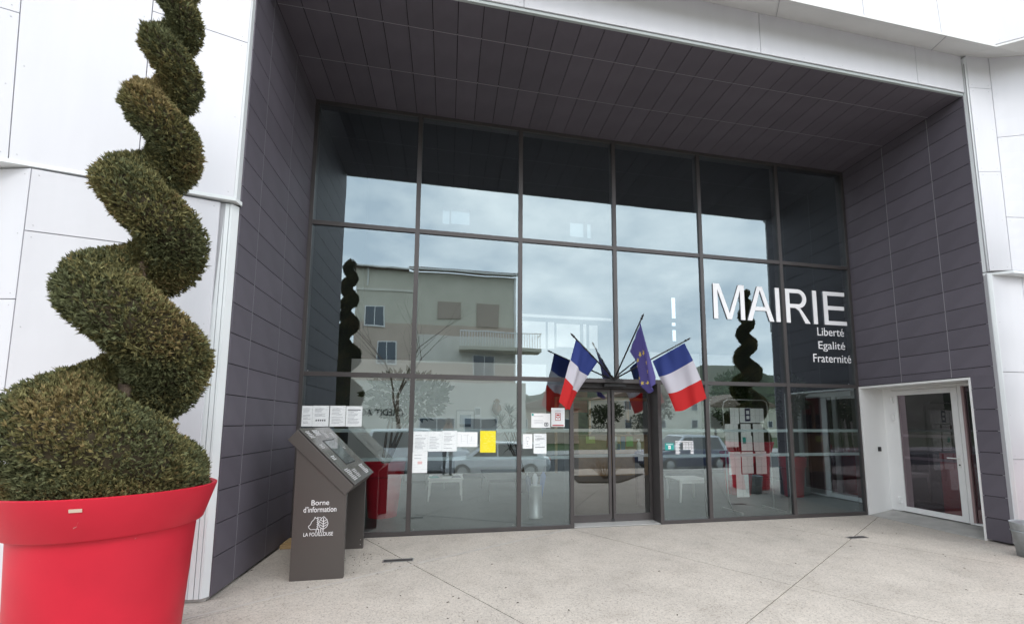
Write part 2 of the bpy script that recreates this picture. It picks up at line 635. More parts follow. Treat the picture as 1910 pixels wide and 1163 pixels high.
def panel(P, s0, s1, t0, t1, parent, m=None, th=0.014, gap=0.004, name='wall_panel'):
    """one facade panel on a warped rectangle P, proud of its backing"""
    P = [Vector(p) for p in P]
    ls = (blerp(P, s1, (t0 + t1) / 2) - blerp(P, s0, (t0 + t1) / 2)).length
    lt = (blerp(P, (s0 + s1) / 2, t1) - blerp(P, (s0 + s1) / 2, t0)).length
    ds, dt = (s1 - s0) * gap / ls, (t1 - t0) * gap / lt
    o = grid_slab(P, s0 + ds, s1 - ds, t0 + dt, t1 - dt, th, 0.0, 5).build(name, m or M_WHITE, parent)
    nrm = (P[1] - P[0]).cross(P[3] - P[0]).normalized()
    if nrm.y > 0:
        nrm = -nrm
    es, et = .05 / ls, .05 / lt
    g = G()
    ns_, nt_ = max(1, round(ls * (s1 - s0) / (s1 - s0) / .7)), max(1, round(lt / .7))
    for i in range(ns_ + 1):
        for j in range(nt_ + 1):
            if 0 < i < ns_ and 0 < j < nt_:
                continue
            c = blerp(P, s0 + (s1 - s0) * (es + (1 - 2 * es) * i / ns_), t0 + (t1 - t0) * (et + (1 - 2 * et) * j / nt_))
            g.tube([c + nrm * (th - .001), c + nrm * (th + .002)], .0048, 6)
    scr = g.build('panel_screws', M_SCREW, parent)
    scr['kind'] = 'stuff'
    return o


def sheet(P, parent, name, m, push=0.0, th=0.08):
    P = [Vector(p) for p in P]
    return grid_slab(P, 0, 1, 0, 1, -.006, -.006 - th, 16).build(name, m, parent)


def text_geo(s, body):
    cu = bpy.data.curves.new('tmp', 'FONT')
    cu.body = body
    cu.align_x = 'LEFT'
    cu.resolution_u = 6
    o = bpy.data.objects.new('tmp', cu)
    COL.objects.link(o)
    dg = bpy.context.evaluated_depsgraph_get()
    me = bpy.data.meshes.new_from_object(o.evaluated_get(dg))
    co = np.array([tuple(v.co) for v in me.vertices])
    fa = [tuple(p.vertices) for p in me.polygons]
    bpy.data.objects.remove(o)
    bpy.data.curves.remove(cu)
    bpy.data.meshes.remove(me)
    return co, fa


def text_mesh(body, o0, ex, ey, w, h, depth=0.0, bold=0.0, mi=0, g=None):
    """flat or raised lettering fitted into the box o0 + ex*w, ey*h; extruded towards ex x ey"""
    co, fa = text_geo(None, body)
    lo, hi = co.min(0), co.max(0)
    ex, ey, o0 = Vector(ex), Vector(ey), Vector(o0)
    nz = ex.cross(ey)
    sx = w / (hi[0] - lo[0])
    sy = h / (hi[1] - lo[1]) if h else sx
    g = g or G()
    base = [o0 + ex * ((p[0] - lo[0]) * sx) + ey * ((p[1] - lo[1]) * sy) for p in co]
    if not depth:
        g.add(base, fa, mi)
        return g
    top = [p + nz * depth for p in base]
    n = len(base)
    g.add(top, fa, 0)
    # side walls along boundary edges
    cnt = {}
    for f in fa:
        for a, b in zip(f, f[1:] + f[:1]):
            k = (min(a, b), max(a, b))
            cnt.setdefault(k, []).append((a, b))
    sides = []
    for k, l in cnt.items():
        if len(l) == 1:
            a, b = l[0]
            sides.append((a, b, b + n, a + n))
    g.add(base + top, [(q[0], q[1], q[2], q[3]) for q in sides], 1)
    return g


def ribbon(g, pts, w, ex, ey, o0, mi=0):
    """polyline stroke of width w in the plane o0 + ex*x + ey*y"""
    ex, ey, o0 = Vector(ex), Vector(ey), Vector(o0)
    for (a, b) in zip(pts, pts[1:]):
        a, b = Vector(a), Vector(b)
        d = (b - a)
        if d.length < 1e-6:
            continue
        d.normalize()
        n = Vector((-d.y, d.x)) * w / 2
        a2, b2 = a - d * w * 0.4, b + d * w * 0.4
        q = [a2 - n, b2 - n, b2 + n, a2 + n]
        g.add([o0 + ex * p.x + ey * p.y for p in q], [(0, 1, 2, 3)], mi)


XL, XR, D, ZF = 0.0655, 9.4865, 1.957, 6.42
Z2, Z1, ZT = 2.276, 4.506, 6.436

# ------------------------------------------------------------------ ground
def clip(poly, a, b, c):
    """keep a*x + b*y <= c"""
    out = []
    for i in range(len(poly)):
        p, q = poly[i], poly[(i + 1) % len(poly)]
        dp, dq = a * p[0] + b * p[1] - c, a * q[0] + b * q[1] - c
        if dp <= 0:
            out.append(p)
        if dp * dq < 0:
            t = dp / (dp - dq)
            out.append((p[0] + (q[0] - p[0]) * t, p[1] + (q[1] - p[1]) * t))
    return out


g = G()
xs = [-420, -60, -12, 22, 70, 420]
ys = [2.0, -7.4, -9.4, -30, -120, -420]
zz = [-0.03, -0.03, -0.62, -0.9, -1.5, -3]
for i in range(len(xs) - 1):
    for j in range(len(ys) - 1):
        g.add([(xs[i], ys[j], zz[j]), (xs[i], ys[j + 1], zz[j + 1]), (xs[i + 1], ys[j + 1], zz[j + 1]), (xs[i + 1], ys[j], zz[j])], [(0, 1, 2, 3)], 0 if j == 0 else 1)
g.add([(-420, 2, -0.03), (420, 2, -0.03), (420, 420, -0.03), (-420, 420, -0.03)], [(0, 1, 2, 3)], 1)
ground = g.build('ground', [M_JOINT, M_GRASS], origin=(0, 0, 0), kind='structure')

pave = G().box(-0.3, 9.9, -0.05, 0.02, -0.028, -0.006).build('pavement', M_CONC, origin=(0, 0, 0), kind='structure')
ux, uy = (0.855, 0.519), (0.519, -0.855)
for i in range(-9, 10):
    for j in range(-5, 6):
        u0, v0 = 0.844 + 2.53 * i, 2.07 + 3.02 * j
        gp = 0.0055
        q = [(u0 + gp, v0 + gp), (u0 + 2.53 - gp, v0 + gp), (u0 + 2.53 - gp, v0 + 3.02 - gp), (u0 + gp, v0 + 3.02 - gp)]
        poly = [(a * ux[0] + b * uy[0], a * ux[1] + b * uy[1]) for a, b in q]
        for c in ((0, 1, -0.055), (0, -1, 7.4), (-1, 0, 12), (1, 0, 22)):
            poly = clip(poly, *c)
            if len(poly) < 3:
                break
        if len(poly) < 3:
            continue
        ar = sum(p[0] * r[1] - p[1] * r[0] for p, r in zip(poly, poly[1:] + poly[:1]))
        if ar < 0:
            poly = poly[::-1]
        g = G().prism([(p[0], p[1], -0.05) for p in poly], (0, 0, 0.05))
        g.f[0], g.f[1] = g.f[0][::-1], g.f[1][::-1]
        cx, cy = sum(p[0] for p in poly) / len(poly), sum(p[1] for p in poly) / len(poly)
        g.build('paving_slab', M_PAVE, pave, origin=(cx, cy, 0))

road = G().box(-80, 90, -21, -9.6, -1.2, -0.6).build('road', M_ASPH, origin=(0, -15, 0), kind='structure')
kerb = G().box(-80, 90, -9.6, -9.42, -1.2, -0.48).build('kerb', M_CONC, origin=(0, -9.5, 0), kind='structure')
walk2 = G().box(-80, 90, -25.2, -21, -1.2, -0.5).build('far_pavement', M_CONC, origin=(0, -23, 0), kind='structure')
slope = G().hexa([(-12, -9.42, -1), (22, -9.42, -1), (22, -7.4, -1), (-12, -7.4, -1)], [(-12, -9.42, -0.55), (22, -9.42, -0.55), (22, -7.404, -0.004), (-12, -7.404, -0.004)]).build('ramp', M_CONC, origin=(0, -8, 0), kind='structure')

# pale sealing strip along the joint that runs from the left corner to the entrance
def strip_on(p, q, w, name, m, z=.004):
    p, q = Vector((p[0], p[1], 0)), Vector((q[0], q[1], 0))
    d = (q - p).normalized()
    n_ = Vector((-d.y, d.x, 0)) * w / 2
    g = G()
    g.hexa([p - n_ + Vector((0, 0, z - .003)), q - n_ + Vector((0, 0, z - .003)), q + n_ + Vector((0, 0, z - .003)), p + n_ + Vector((0, 0, z - .003))], [p - n_ + Vector((0, 0, z)), q - n_ + Vector((0, 0, z)), q + n_ + Vector((0, 0, z)), p + n_ + Vector((0, 0, z))])
    return g.build(name, m, pave)


M_SEAL = mat('joint_seal', (0.46, 0.43, 0.40), 0.8, var=.12, vscale=12)
strip_on((.0, -2.352), (1.77, -1.29), .03, 'joint_seal', M_SEAL)
strip_on((1.82, -1.258), (3.98, -.075), .05, 'joint_seal', M_SEAL)

# debris specks on the paving: tiny dry leaves, uncountable
g = G()
for k in range(150):
    x, y = random.uniform(-0.5, 9), random.uniform(-3.6, -0.15)
    if random.random() < 0.3:
        x, y = random.gauss(1.15, 0.25), random.gauss(-1.0, 0.2)
    a, l = random.uniform(0, PI), random.uniform(0.006, 0.02)
    dx, dy = math.cos(a) * l, math.sin(a) * l
    g.add([(x - dx, y - dy, 0.002), (x + dy * .35, y - dx * .35, 0.006), (x + dx, y + dy, 0.003), (x - dy * .35, y + dx * .35, 0.007)], [(0, 1, 2, 3)])
tag(g.build('leaf_litter', mat('dry_leaf', (0.055, 0.045, 0.035), 0.9, island=0.5)), 'tiny dark dry leaf bits scattered over the pale paving', 'leaf litter', kind='stuff')


def drain(x0, x1, y0, y1, label):
    t = thing('floor_drain', ((x0 + x1) / 2, (y0 + y1) / 2, 0), label, 'drain', 'slot drains in the paving')
    G().box(x0, x1, y0, y0 + .012, 0.001, 0.006).box(x0, x1, y1 - .012, y1, 0.001, 0.006).box(x0, x0 + .012, y0 + .012, y1 - .012, 0.001, 0.006).box(x1 - .012, x1, y0 + .012, y1 - .012, 0.001, 0.006).build('frame', M_STEEL, t)
    G().box(x0 + .012, x1 - .012, y0 + .012, y1 - .012, 0.0005, 0.002).build('pit', M_BLACK, t)
    g = G()
    for k in range(4):
        yy = y0 + .02 + (y1 - y0 - .04) * (k + .5) / 4
        g.box(x0 + .013, x1 - .013, yy - .004, yy + .004, 0.0025, 0.005)
    g.build('grate', M_FRAME, t)


drain(1.42, 1.765, -1.175, -1.07, 'dark slot drain in the paving just right of the information stand')
drain(7.70, 8.0, -1.285, -1.19, 'dark slot drain in the paving out in front of the white side door')

# ------------------------------------------------------------------ town hall
hall = thing('town_hall', (4.77, 0, 0), 'white faceted town hall with a deep dark clad porch and tall glass front', 'building')

# left porch cheek
TH = 0.012
lw = G().box(XL - 0.25, XL - TH - 0.004, -D + 0.004, 0.06, 0.03, ZF + 0.15).build('left_wall', M_CLAD_BACK, hall, bevel=0)
lw.name = 'porch_wall'
zs = [0.03] + [0.075 + 0.296 * k for k in range(1, 22)]
zs = [z for z in zs if z < ZF - 0.05] + [ZF]
for z0, z1 in zip(zs, zs[1:]):
    for y0, y1 in ((-D, -1.5585), (-1.5515, -0.8235), (-0.8165, -0.03)):
        piece('cladding_plank', XL - TH, XL, y0, y1, z0 + .004, z1 - .004, M_CLAD, lw)
for y in (-1.555, -0.82):
    piece('joint_strip', XL - TH - .003, XL - .0006, y - .0034, y + .0034, 0.035, ZF - .002, M_CLAD_STRIP, lw)

# right porch cheek with the side-door niche
OY0, OY1, OZ = -1.685, -0.055, 2.265
rw = G()
rw.box(XR + TH + .004, XR + .25, -D + .004, OY0 - .02, 0.03, ZF + .15)
rw.box(XR + TH + .004, XR + .25, OY0 - .02, 0.06, OZ + .02, ZF + .15)
rw = rw.build('porch_wall', M_CLAD_BACK, hall)
zs = [0.024] + [0.024 + 0.297 * k for k in range(1, 22)]
zs = [z for z in zs if z < ZF - 0.05] + [ZF]
for z0, z1 in zip(zs, zs[1:]):
    for y0, y1 in ((-D, -1.4735), (-1.4665, -0.7715), (-0.7645, -0.03)):
        a, b = z0 + .004, z1 - .004
        if z1 <= OZ + .02:
            if y0 == -D:
                piece('cladding_plank', XR, XR + TH, y0, OY0 - .012, a, b, M_CLAD, rw)
            continue
        if z0 < OZ + .02:
            a = OZ + .016
            if y0 == -D:
                piece('cladding_plank', XR, XR + TH, y0, OY0 - .012, z0 + .004, a - .001, M_CLAD, rw)
            if b - a < 0.02:
                continue
        piece('cladding_plank', XR, XR + TH, y0, y1, a, b, M_CLAD, rw)
for y in (-1.47, -0.768):
    piece('joint_strip', XR + .0006, XR + TH + .003, y - .0034, y + .0034, OZ + .02, ZF - .002, M_CLAD_STRIP, rw)

# soffit
so = G().box(XL - .2, XR + .2, -D + .03, 0.1, ZF + TH + .004, ZF + .14).build('porch_ceiling', M_CLAD_BACK, hall)
xj = [XL] + [2.429 + .2975 * k for k in range(-7, 25)]
xj = [x for x in xj if XL + .08 < x < XR - .08]
xj = [XL] + xj + [XR]
for x0, x1 in zip(xj, xj[1:]):
    for y0, y1 in ((-D + .02, -1.5095), (-1.5025, -0.8035), (-0.7965, -0.03)):
        piece('cladding_plank', x0 + .004, x1 - .004, y0, y1, ZF, ZF + TH, M_CLAD, so)
for y in (-1.506, -0.80):
    piece('joint_strip', XL + .004, XR - .004, y - .0034, y + .0034, ZF + .0006, ZF + TH + .003, M_CLAD_STRIP, so)
piece('edge_trim', XL, XR, -D - .012, -D + .018, ZF - .004, ZF + .032, M_GREYTRIM, so)

# white facade, left of the porch
LU = [(-3.2, -2.69, 3.74), (.04, -2.03, 3.75), (.06, -1.99, 7.6), (-3.2, -3.18, 7.6)]
LL = [(-1.6, -1.99, .035), (.0, -1.99, .035), (.0, -2.0, 3.70), (-1.353, -2.316, 3.70)]
L3 = [(-3.4, -1.80, .035), (-1.6, -1.99, .035), (-1.353, -2.316, 3.70), (-3.2, -1.88, 3.70)]
wl_ = sheet(LU, hall, 'upper_wall', M_WHITE_BACK, push=.002, th=.04)
for s0, s1, ts in ((-.2, .275, (0, .33, .66, 1)), (.275, .525, (0, .326, .70, 1)), (.525, .775, (0, .62, 1)), (.775, .998, (0, .43, .80, 1))):
    for t0, t1 in zip(ts, ts[1:]):
        panel(LU, s0, s1, t0, t1, wl_)
ll_ = sheet(LL, hall, 'lower_wall', M_WHITE_BACK, push=.002, th=.04)
for s0, s1, ts in ((0, .72, (0, .42, .857, 1)), (.72, .94, (0, .503, 1))):
    for t0, t1 in zip(ts, ts[1:]):
        panel(LL, s0, s1, t0, t1, ll_)
l3_ = sheet(L3, hall, 'lower_wall', M_WHITE_BACK, push=.002, th=.04)
for t0, t1 in ((0, .35), (.35, .7), (.7, 1)):
    panel(L3, 0, 1, t0, t1, l3_)
# corner trims: lower (two grooves and a chamfer), upper
g = G()
zb, zt = .035, 3.70
for x0, x1, yy in ((-.095, -.055, -2.006), (-.047, -.012, -2.008)):
    g.box(x0, x1, yy, -1.97, zb, zt)
g.prism([(-.006, -2.008, zb), (.012, -2.006, zb), (XL - .016, -D + .002, zb), (XL - .016, -D + .02, zb), (-.006, -1.96, zb)], (0, 0, zt - zb))
g.build('corner_trim', M_WTRIM, hall)
g = G()
g.prism([(.030, -2.035, 3.745), (.048, -2.02, 3.745), (XL - .015, -D - .002, 3.745), (XL - .015, -D + .02, 3.745), (.03, -1.96, 3.745)], (0.008, .02, 3.9))
g.build('corner_trim', M_WTRIM, hall)
# ledge lip under the upper wall
g = G()
a, b = Vector((-3.2, -2.69, 3.74)), Vector((.045, -2.03, 3.752))
e = Vector((XL + .004, -1.965, 3.742))
up = Vector((0, 0, .035))
out = Vector((.01, -.018, 0))
g.hexa([a + out - up, b + out - up, b + Vector((0, .10, -.035)), a + Vector((0, .34, -.035))], [a + out, b + out, b + Vector((0, .10, 0)), a + Vector((0, .34, 0))])
g.hexa([b + out - up, e - up + Vector((.012, -.012, 0)), e - up + Vector((-.01, .03, 0)), b + Vector((0, .1, -.035))], [b + out, e + Vector((.012, -.012, 0)), e + Vector((-.01, .03, 0)), b + Vector((0, .1, 0))])
g.build('ledge', M_WTRIM, hall)
g = G()
g.box(-1.5, .03, -1.975, -1.90, 0.002, .034)
g.build('base_strip', M_CONC, hall)

# white facade, right of the porch
RS = [(9.50, -2.01, 3.73), (9.75, -2.115, 3.72), (9.89, -2.05, 6.9), (9.50, -2.01, 6.9)]
RR = [(9.75, -2.115, 3.72), (11.0, -2.13, 3.72), (11.1, -2.78, 6.9), (9.89, -2.05, 6.9)]
LR = [(9.5, -2.0, .03), (11.4, -2.05, .03), (11.4, -2.05, 3.7), (9.5, -2.0, 3.7)]
rs_ = sheet(RS, hall, 'upper_wall', M_WHITE_BACK, push=.002, th=.04)
for t0, t1 in ((0, .463), (.463, .875), (.875, 1.06)):
    panel(RS, .06, 1, t0, t1, rs_, gap=.003)
rr_ = sheet(RR, hall, 'upper_wall', M_WHITE_BACK, push=.002, th=.04)
for t0, t1 in ((0, .245), (.245, .63), (.63, 1.06)):
    panel(RR, 0, 1, t0, t1, rr_)
lr_ = sheet(LR, hall, 'lower_wall', M_WHITE_BACK, push=.002, th=.04)
for s0, s1, ts in ((.03, .31, (0, .3, .622, 1)), (.31, 1, (0, .622, 1))):
    for t0, t1 in zip(ts, ts[1:]):
        panel(LR, s0, s1, t0, t1, lr_)
g = G()
for z0, z1, sx in ((.03, 3.70, 0), (3.73, 7.0, 0)):
    g.prism([(XR + .016, -D + .002, z0), (XR + .022, -2.006, z0), (XR + .05, -2.022, z0), (XR + .07, -2.022, z0), (XR + .07, -1.96, z0), (XR + .016, -1.93, z0)], (0, 0, z1 - z0))
g.build('corner_trim', M_WTRIM, hall)
g = G()
g.hexa([(9.495, -1.975, 3.68), (9.75, -2.14, 3.68), (9.75, -2.0, 3.68), (9.495, -1.95, 3.68)], [(9.495, -1.975, 3.715), (9.75, -2.14, 3.715), (9.75, -2.0, 3.715), (9.495, -1.95, 3.715)])
g.hexa([(9.75, -2.14, 3.68), (11.2, -2.155, 3.68), (11.2, -2.0, 3.68), (9.75, -2.0, 3.68)], [(9.75, -2.14, 3.715), (11.2, -2.155, 3.715), (11.2, -2.0, 3.715), (9.75, -2.0, 3.715)])
g.build('ledge', M_WTRIM, hall)

# fascia, overhang and the wall above
FA = [(.06, -1.972, ZF + .034), (9.49, -1.972, ZF + .034), (9.49, -1.972, 7.08), (.06, -1.972, 7.08)]
fa_ = sheet(FA, hall, 'fascia', M_WHITE_BACK, push=.002, th=.04)
for s0, s1 in ((0, .30), (.30, .637), (.637, .91), (.91, 1)):
    panel(FA, s0, s1, 0, 1, fa_, th=.012)
g = G()
g.hexa([(-3.5, -2.36, 6.85), (9.53, -2.36, 6.84), (9.53, -1.94, 7.06), (-3.5, -1.94, 7.06)], [(-3.5, -2.36, 6.88), (9.53, -2.36, 6.87), (9.53, -1.94, 7.3), (-3.5, -1.94, 7.3)])
g.hexa([(9.53, -2.36, 6.84), (11.2, -3.5, 6.86), (11.2, -2.2, 7.0), (9.53, -1.93, 7.06)], [(9.53, -2.36, 6.87), (11.2, -3.5, 6.89), (11.2, -2.2, 7.3), (9.53, -1.93, 7.3)])
ov = g.build('overhang', mat('overhang_white', (0.70, 0.70, 0.69), 0.5, var=.04, vscale=2), hall)
for x in (3.1, 6.05, 8.66):
    g = G()
    g.hexa([(x, -2.35, 6.8395), (x + .006, -2.35, 6.8395), (x + .306, -1.96, 7.0435), (x + .3, -1.96, 7.0435)], [(x, -2.35, 6.8475), (x + .006, -2.35, 6.8475), (x + .306, -1.96, 7.0515), (x + .3, -1.96, 7.0515)])
    g.build('joint_strip', M_WHITE_BACK, ov)
TU = [(-3.5, -2.34, 6.885), (9.53, -2.34, 6.875), (9.44, -2.30, 9.6), (-3.5, -2.3, 9.6)]
tu_ = sheet(TU, hall, 'top_wall', M_WHITE_BACK, push=.002, th=.04)
for s0, s1 in ((0, .2), (.2, .45), (.45, .64), (.64, .83), (.83, .927), (.927, 1)):
    panel(TU, s0, s1, 0, 1, tu_)
TR = [(9.53, -2.34, 6.88), (11.2, -3.48, 6.895), (11.2, -3.4, 9.6), (9.44, -2.30, 9.6)]
tr_ = sheet(TR, hall, 'top_wall', M_WHITE_BACK, push=.002, th=.04)
for s0, s1 in ((0, .18), (.18, .55), (.55, 1)):
    panel(TR, s0, s1, 0, 1, tr_)

G().box(-12, -.86, -1.74, 8.2, .03, 9.7).box(11.85, 18, -1.93, 8.2, .03, 9.7).build('side_block', M_WHITE, hall)

# ------------------------------------------------------------------ curtain wall
FY0, FY1 = -0.028, 0.10
cwg = G()
cwg.box(XL, XL + .05, FY0 - .001, FY1, 0.0, ZT - .07)
cwg.box(XR - .05, XR, FY0 - .001, FY1, 0.0, ZT - .07)
cwg.box(XL, XR, FY0 - .001, FY1, ZT - .07, ZT)
cwg.box(XL + .05, 4.0, FY0 - .001, FY1, 0.0, .055)
cwg.box(5.557, XR - .05, FY0 - .001, FY1, 0.0, .055)
cw = cwg.build('curtain_wall', M_FRAME, hall)
MX = [1.6, 3.2, 4.8, 6.4, 8.0]
HW = .032
cols = [XL + .05] + MX + [XR - .05]


def mullion(x, z0, z1):
    piece('mullion', x - HW, x + HW, FY0, FY1 - .002, z0, z1, M_FRAME, cw)


for x in MX:
    mullion(x, (0.055 if x != 4.8 else Z2 + .032), ZT - .07)
for zc in (Z2, Z1):
    for i in range(6):
        x0 = cols[i] + (HW if i else 0)
        x1 = cols[i + 1] - (HW if i < 5 else 0)
        if zc == Z2 and i == 2:
            x1 = 6.4 - HW
        if zc == Z2 and i == 3:
            continue
        piece('transom', x0, x1, FY0 + .004, FY1 - .004, zc - .032, zc + .032, M_FRAME, cw)
for x in (4.03, 5.527):
    piece('door_post', x - .03, x + .03, FY0 - .002, .30, 0.0, Z2 - .033, M_FRAME, cw)


def pane(x0, x1, z0, z1, parent, m=M_GLASS, y=0.0, th=.012):
    g = G()
    g.add([(x0, y, z0), (x1, y, z0), (x1, y, z1), (x0, y, z1)], [(0, 1, 2, 3)], 0)
    v = [(x0, y + .0004, z0), (x1, y + .0004, z0), (x1, y + .0004, z1), (x0, y + .0004, z1), (x0, y + th, z0), (x1, y + th, z0), (x1, y + th, z1), (x0, y + th, z1)]
    g.add(v, [(4, 7, 6, 5), (0, 4, 5, 1), (1, 5, 6, 2), (2, 6, 7, 3), (3, 7, 4, 0)], 1)
    return g.build('pane', [m, M_GLASSB], parent)


PANES = []
for i in range(6):
    x0, x1 = cols[i] + (HW if i else 0), cols[i + 1] - (HW if i < 5 else 0)
    pane(x0, x1, Z1 + .032, ZT - .07, cw)
    pane(x0, x1, Z2 + .032, Z1 - .032, cw)
    if i in (0, 1, 4, 5):
        PANES.append((x0, x1))
PANES += [(3.2 + HW, 4.0), (5.557, 6.4 - HW)]
for x0, x1 in PANES:
    pane(x0, x1, .055, Z2 - .032, cw)
    for zc in (1.478, 1.065):
        piece('safety_stripe', x0 + .002, x1 - .002, .0135, .0145, zc - .026, zc + .026, M_FROST, cw)
# small corner fixings of the frame
for x, z in ((1.68, .075), (3.12, .075), (6.36, .075), (8.05, .075), (5.6, .075), (0.16, Z2 + .045), (9.3, Z2 + .045), (9.25, .09)):
    piece('fixing', x - .006, x + .006, -.004, -.001, z - .008, z + .008, M_STEEL, cw)

# automatic sliding entrance, set back
YD = 0.245
ent = thing('sliding_door', (4.78, YD, 0), 'dark framed glass sliding entrance with two leaves under the flags', 'door')


def leaf(x0, x1):
    g = G()
    fw = .045
    g.box(x0, x0 + fw, YD - .02, YD + .02, .018, 2.16)
    g.box(x1 - fw, x1, YD - .02, YD + .02, .018, 2.16)
    g.box(x0 + fw, x1 - fw, YD - .02, YD + .02, .018, .13)
    g.box(x0 + fw, x1 - fw, YD - .02, YD + .02, 2.11, 2.16)
    l = g.build('door_leaf', M_FRAME, ent)
    pane(x0 + fw, x1 - fw, .13, 2.11, l, M_DGLASS, YD - .005, .01)
    for zc in (1.478, 1.065):
        piece('safety_stripe', x0 + fw + .002, x1 - fw - .002, YD + .0065, YD + .0075, zc - .026, zc + .026, mat('door_film', (.55, .57, .56), .6), l)
    return l


leaf(4.062, 4.778)
leaf(4.802, 5.494)
G().box(4.062, 5.494, .10, .30, 2.165, Z2 - .034).build('head_box', M_DARKFR, ent)
G().box(4.60, 4.98, .03, .095, 2.185, 2.238).build('sensor', M_BLACK, ent, bevel=.006)
G().box(4.062, 5.494, -.02, .30, .0005, .012).build('threshold', mat('threshold_alu', (.55, .55, .54), .4, metal=.4), ent)
G().box(4.764, 4.816, YD - .03, YD - .021, .02, .06).build('floor_guide', M_BLACK, ent)

# ------------------------------------------------------------------ side door in its white niche
XD = 9.95
sd = thing('side_door', (XD, -.9, .09), 'white framed glazed side door with lever handle in white niche at right', 'door')
nich = G()
nich.box(XR - .012, XD + .1, OY1 + .0, OY1 + .045, .0, OZ + .004)               # left reveal
nich.box(XR - .012, XD + .1, OY0 - .01, OY1, OZ - .03, OZ + .004)                 # head
nich.box(XR - .012, XD + .1, OY0 - .012, OY0 + .012, .0, OZ - .03)                # right reveal
nich.build('niche_lining', M_WFRAME, sd, bevel=.002)
G().hexa([(XR - .01, OY0 + .012, -.02), (XD + .06, OY0 + .012, -.02), (XD + .06, OY1, -.02), (XR - .01, OY1, -.02)], [(XR - .01, OY0 + .012, .006), (XD + .06, OY0 + .012, .085), (XD + .06, OY1, .085), (XR - .01, OY1, .006)]).build('sill_ramp', M_CONC, sd)
LY0, LY1 = -1.205, -.225
g = G()
g.box(XD + .01, XD + .07, OY0 + .014, LY0 - .052, .09, .12)
g.box(XD + .01, XD + .07, LY0 - .05, LY0 - .004, .09, OZ - .032)
g.box(XD + .01, XD + .07, LY1 + .004, OY1 - .002, .09, OZ - .032)
g.box(XD + .01, XD + .07, OY0 + .014, LY0 - .052, OZ - .075, OZ - .032)
g.box(XD + .01, XD + .07, LY0, LY1, OZ - .075, OZ - .032)
g.build('outer_frame', M_WFRAME, sd)
g = G()
fw = .085
g.box(XD, XD + .06, LY0, LY0 + fw, .10, OZ - .08)
g.box(XD, XD + .06, LY1 - fw, LY1, .10, OZ - .08)
g.box(XD, XD + .06, LY0 + fw, LY1 - fw, .10, .10 + fw)
g.box(XD, XD + .06, LY0 + fw, LY1 - fw, OZ - .08 - fw, OZ - .08)
dl = g.build('door_leaf', M_WFRAME, sd, bevel=.003)


def xpane(x, y0, y1, z0, z1, parent, m):
    g = G()
    g.add([(x, y1, z0), (x, y0, z0), (x, y0, z1), (x, y1, z1)], [(0, 1, 2, 3)], 0)
    v = [(x + .0004, y0, z0), (x + .0004, y1, z0), (x + .0004, y1, z1), (x + .0004, y0, z1), (x + .01, y0, z0), (x + .01, y1, z0), (x + .01, y1, z1), (x + .01, y0, z1)]
    g.add(v, [(4, 5, 6, 7), (0, 1, 5, 4), (1, 2, 6, 5), (2, 3, 7, 6), (3, 0, 4, 7)], 1)
    return g.build('pane', [m, M_GLASSB], parent)


xpane(XD + .02, LY0 + fw, LY1 - fw, .10 + fw, OZ - .08 - fw, dl, M_SGLASS)
for zc in (1.40, 1.02):
    piece('safety_stripe', XD + .0325, XD + .0335, LY0 + fw + .002, LY1 - fw - .002, zc - .024, zc + .024, M_FROST, dl)
g = G()
g.box(XD - .012, XD, LY0 + .025, LY0 + .06, .93, 1.12)
g.tube([(XD - .012, LY0 + .042, 1.07), (XD - .055, LY0 + .042, 1.07), (XD - .06, LY0 + .06, 1.07), (XD - .06, LY0 + .17, 1.07)], .009, 8)
g.tube([(XD - .013, LY0 + .042, .97), (XD - .016, LY0 + .042, .97)], .013, 10, 1)
g.build('handle', [M_LAMIN, M_DARKFR], sd, bevel=.002)
for zc in (2.02, 1.72, .28):
    g = G()
    g.box(XD - .03, XD - .001, LY1 - .03, LY1 + .025, zc - .05, zc + .05)
    g.tube([(XD - .03, LY1 + .0, zc - .05), (XD - .03, LY1 + .0, zc + .05)], .014, 10)
    g.build('hinge', M_WFRAME, sd)
xpane(XD + .03, OY0 + .014, LY0 - .054, .12, OZ - .075, sd, M_SGLASS)
G().box(XD + .005, XD + .03, LY0 - .085, LY0 - .053, .12, OZ - .076).build('pink_seal', mat('seal', (.32, .22, .22), .6), sd)
t = thing('red_cabinet', (10.4, -.85, .05), 'low dark red cabinet seen through the glass of the side door', 'cabinet')
G().box(10.25, 10.6, -1.15, -.68, .051, 1.12).build('body', M_RED, t)
G().box(10.24, 10.249, -1.13, -.70, .12, 1.08).build('front', M_RED, t)
t = thing('door_bell', (9.79, OY1, 1.15), 'small black square door bell on white wall beside the side door', 'bell')
G().box(9.76, 9.82, OY1 - .022, OY1 - .001, 1.11, 1.19).build('housing', M_BLACK, t, bevel=.006)
G().tube([(9.79, OY1 - .0225, 1.15), (9.79, OY1 - .027, 1.15)], .014, 12).build('button', M_FRAME, t)

# room shell behind the glass
shell = G()
shell.box(-.6, 11.6, .02, 8.2, -.06, -.004)
fl = shell.build('interior_floor', M_IFLOOR, hall)
IY = 7.4


def bp_y(u, v, y):
    """point on the plane y seen at photo pixel (u, v) - used once to size the rear windows"""
    d = Matrix(CAMR) @ Vector(((u - 985.48) / 780.92, -(v - 707.7) / 780.92, -1.0))
    t_ = (y + 6.367) / d.y
    return 2.111 + d.x * t_, 1.593 + d.z * t_


wins = []
for (u0, v0, u1, v1) in ((826, 386, 838, 418), (842, 387, 876, 420), (1063, 409, 1092, 443), (1095, 412, 1106, 445), (1252, 551, 1267, 594), (1253, 598, 1267, 608), (1254, 612, 1268, 636)):
    xa, za = bp_y(u0, v0, IY)
    xb, zb = bp_y(u1, v1, IY)
    wins.append((xa, xb, zb, za))
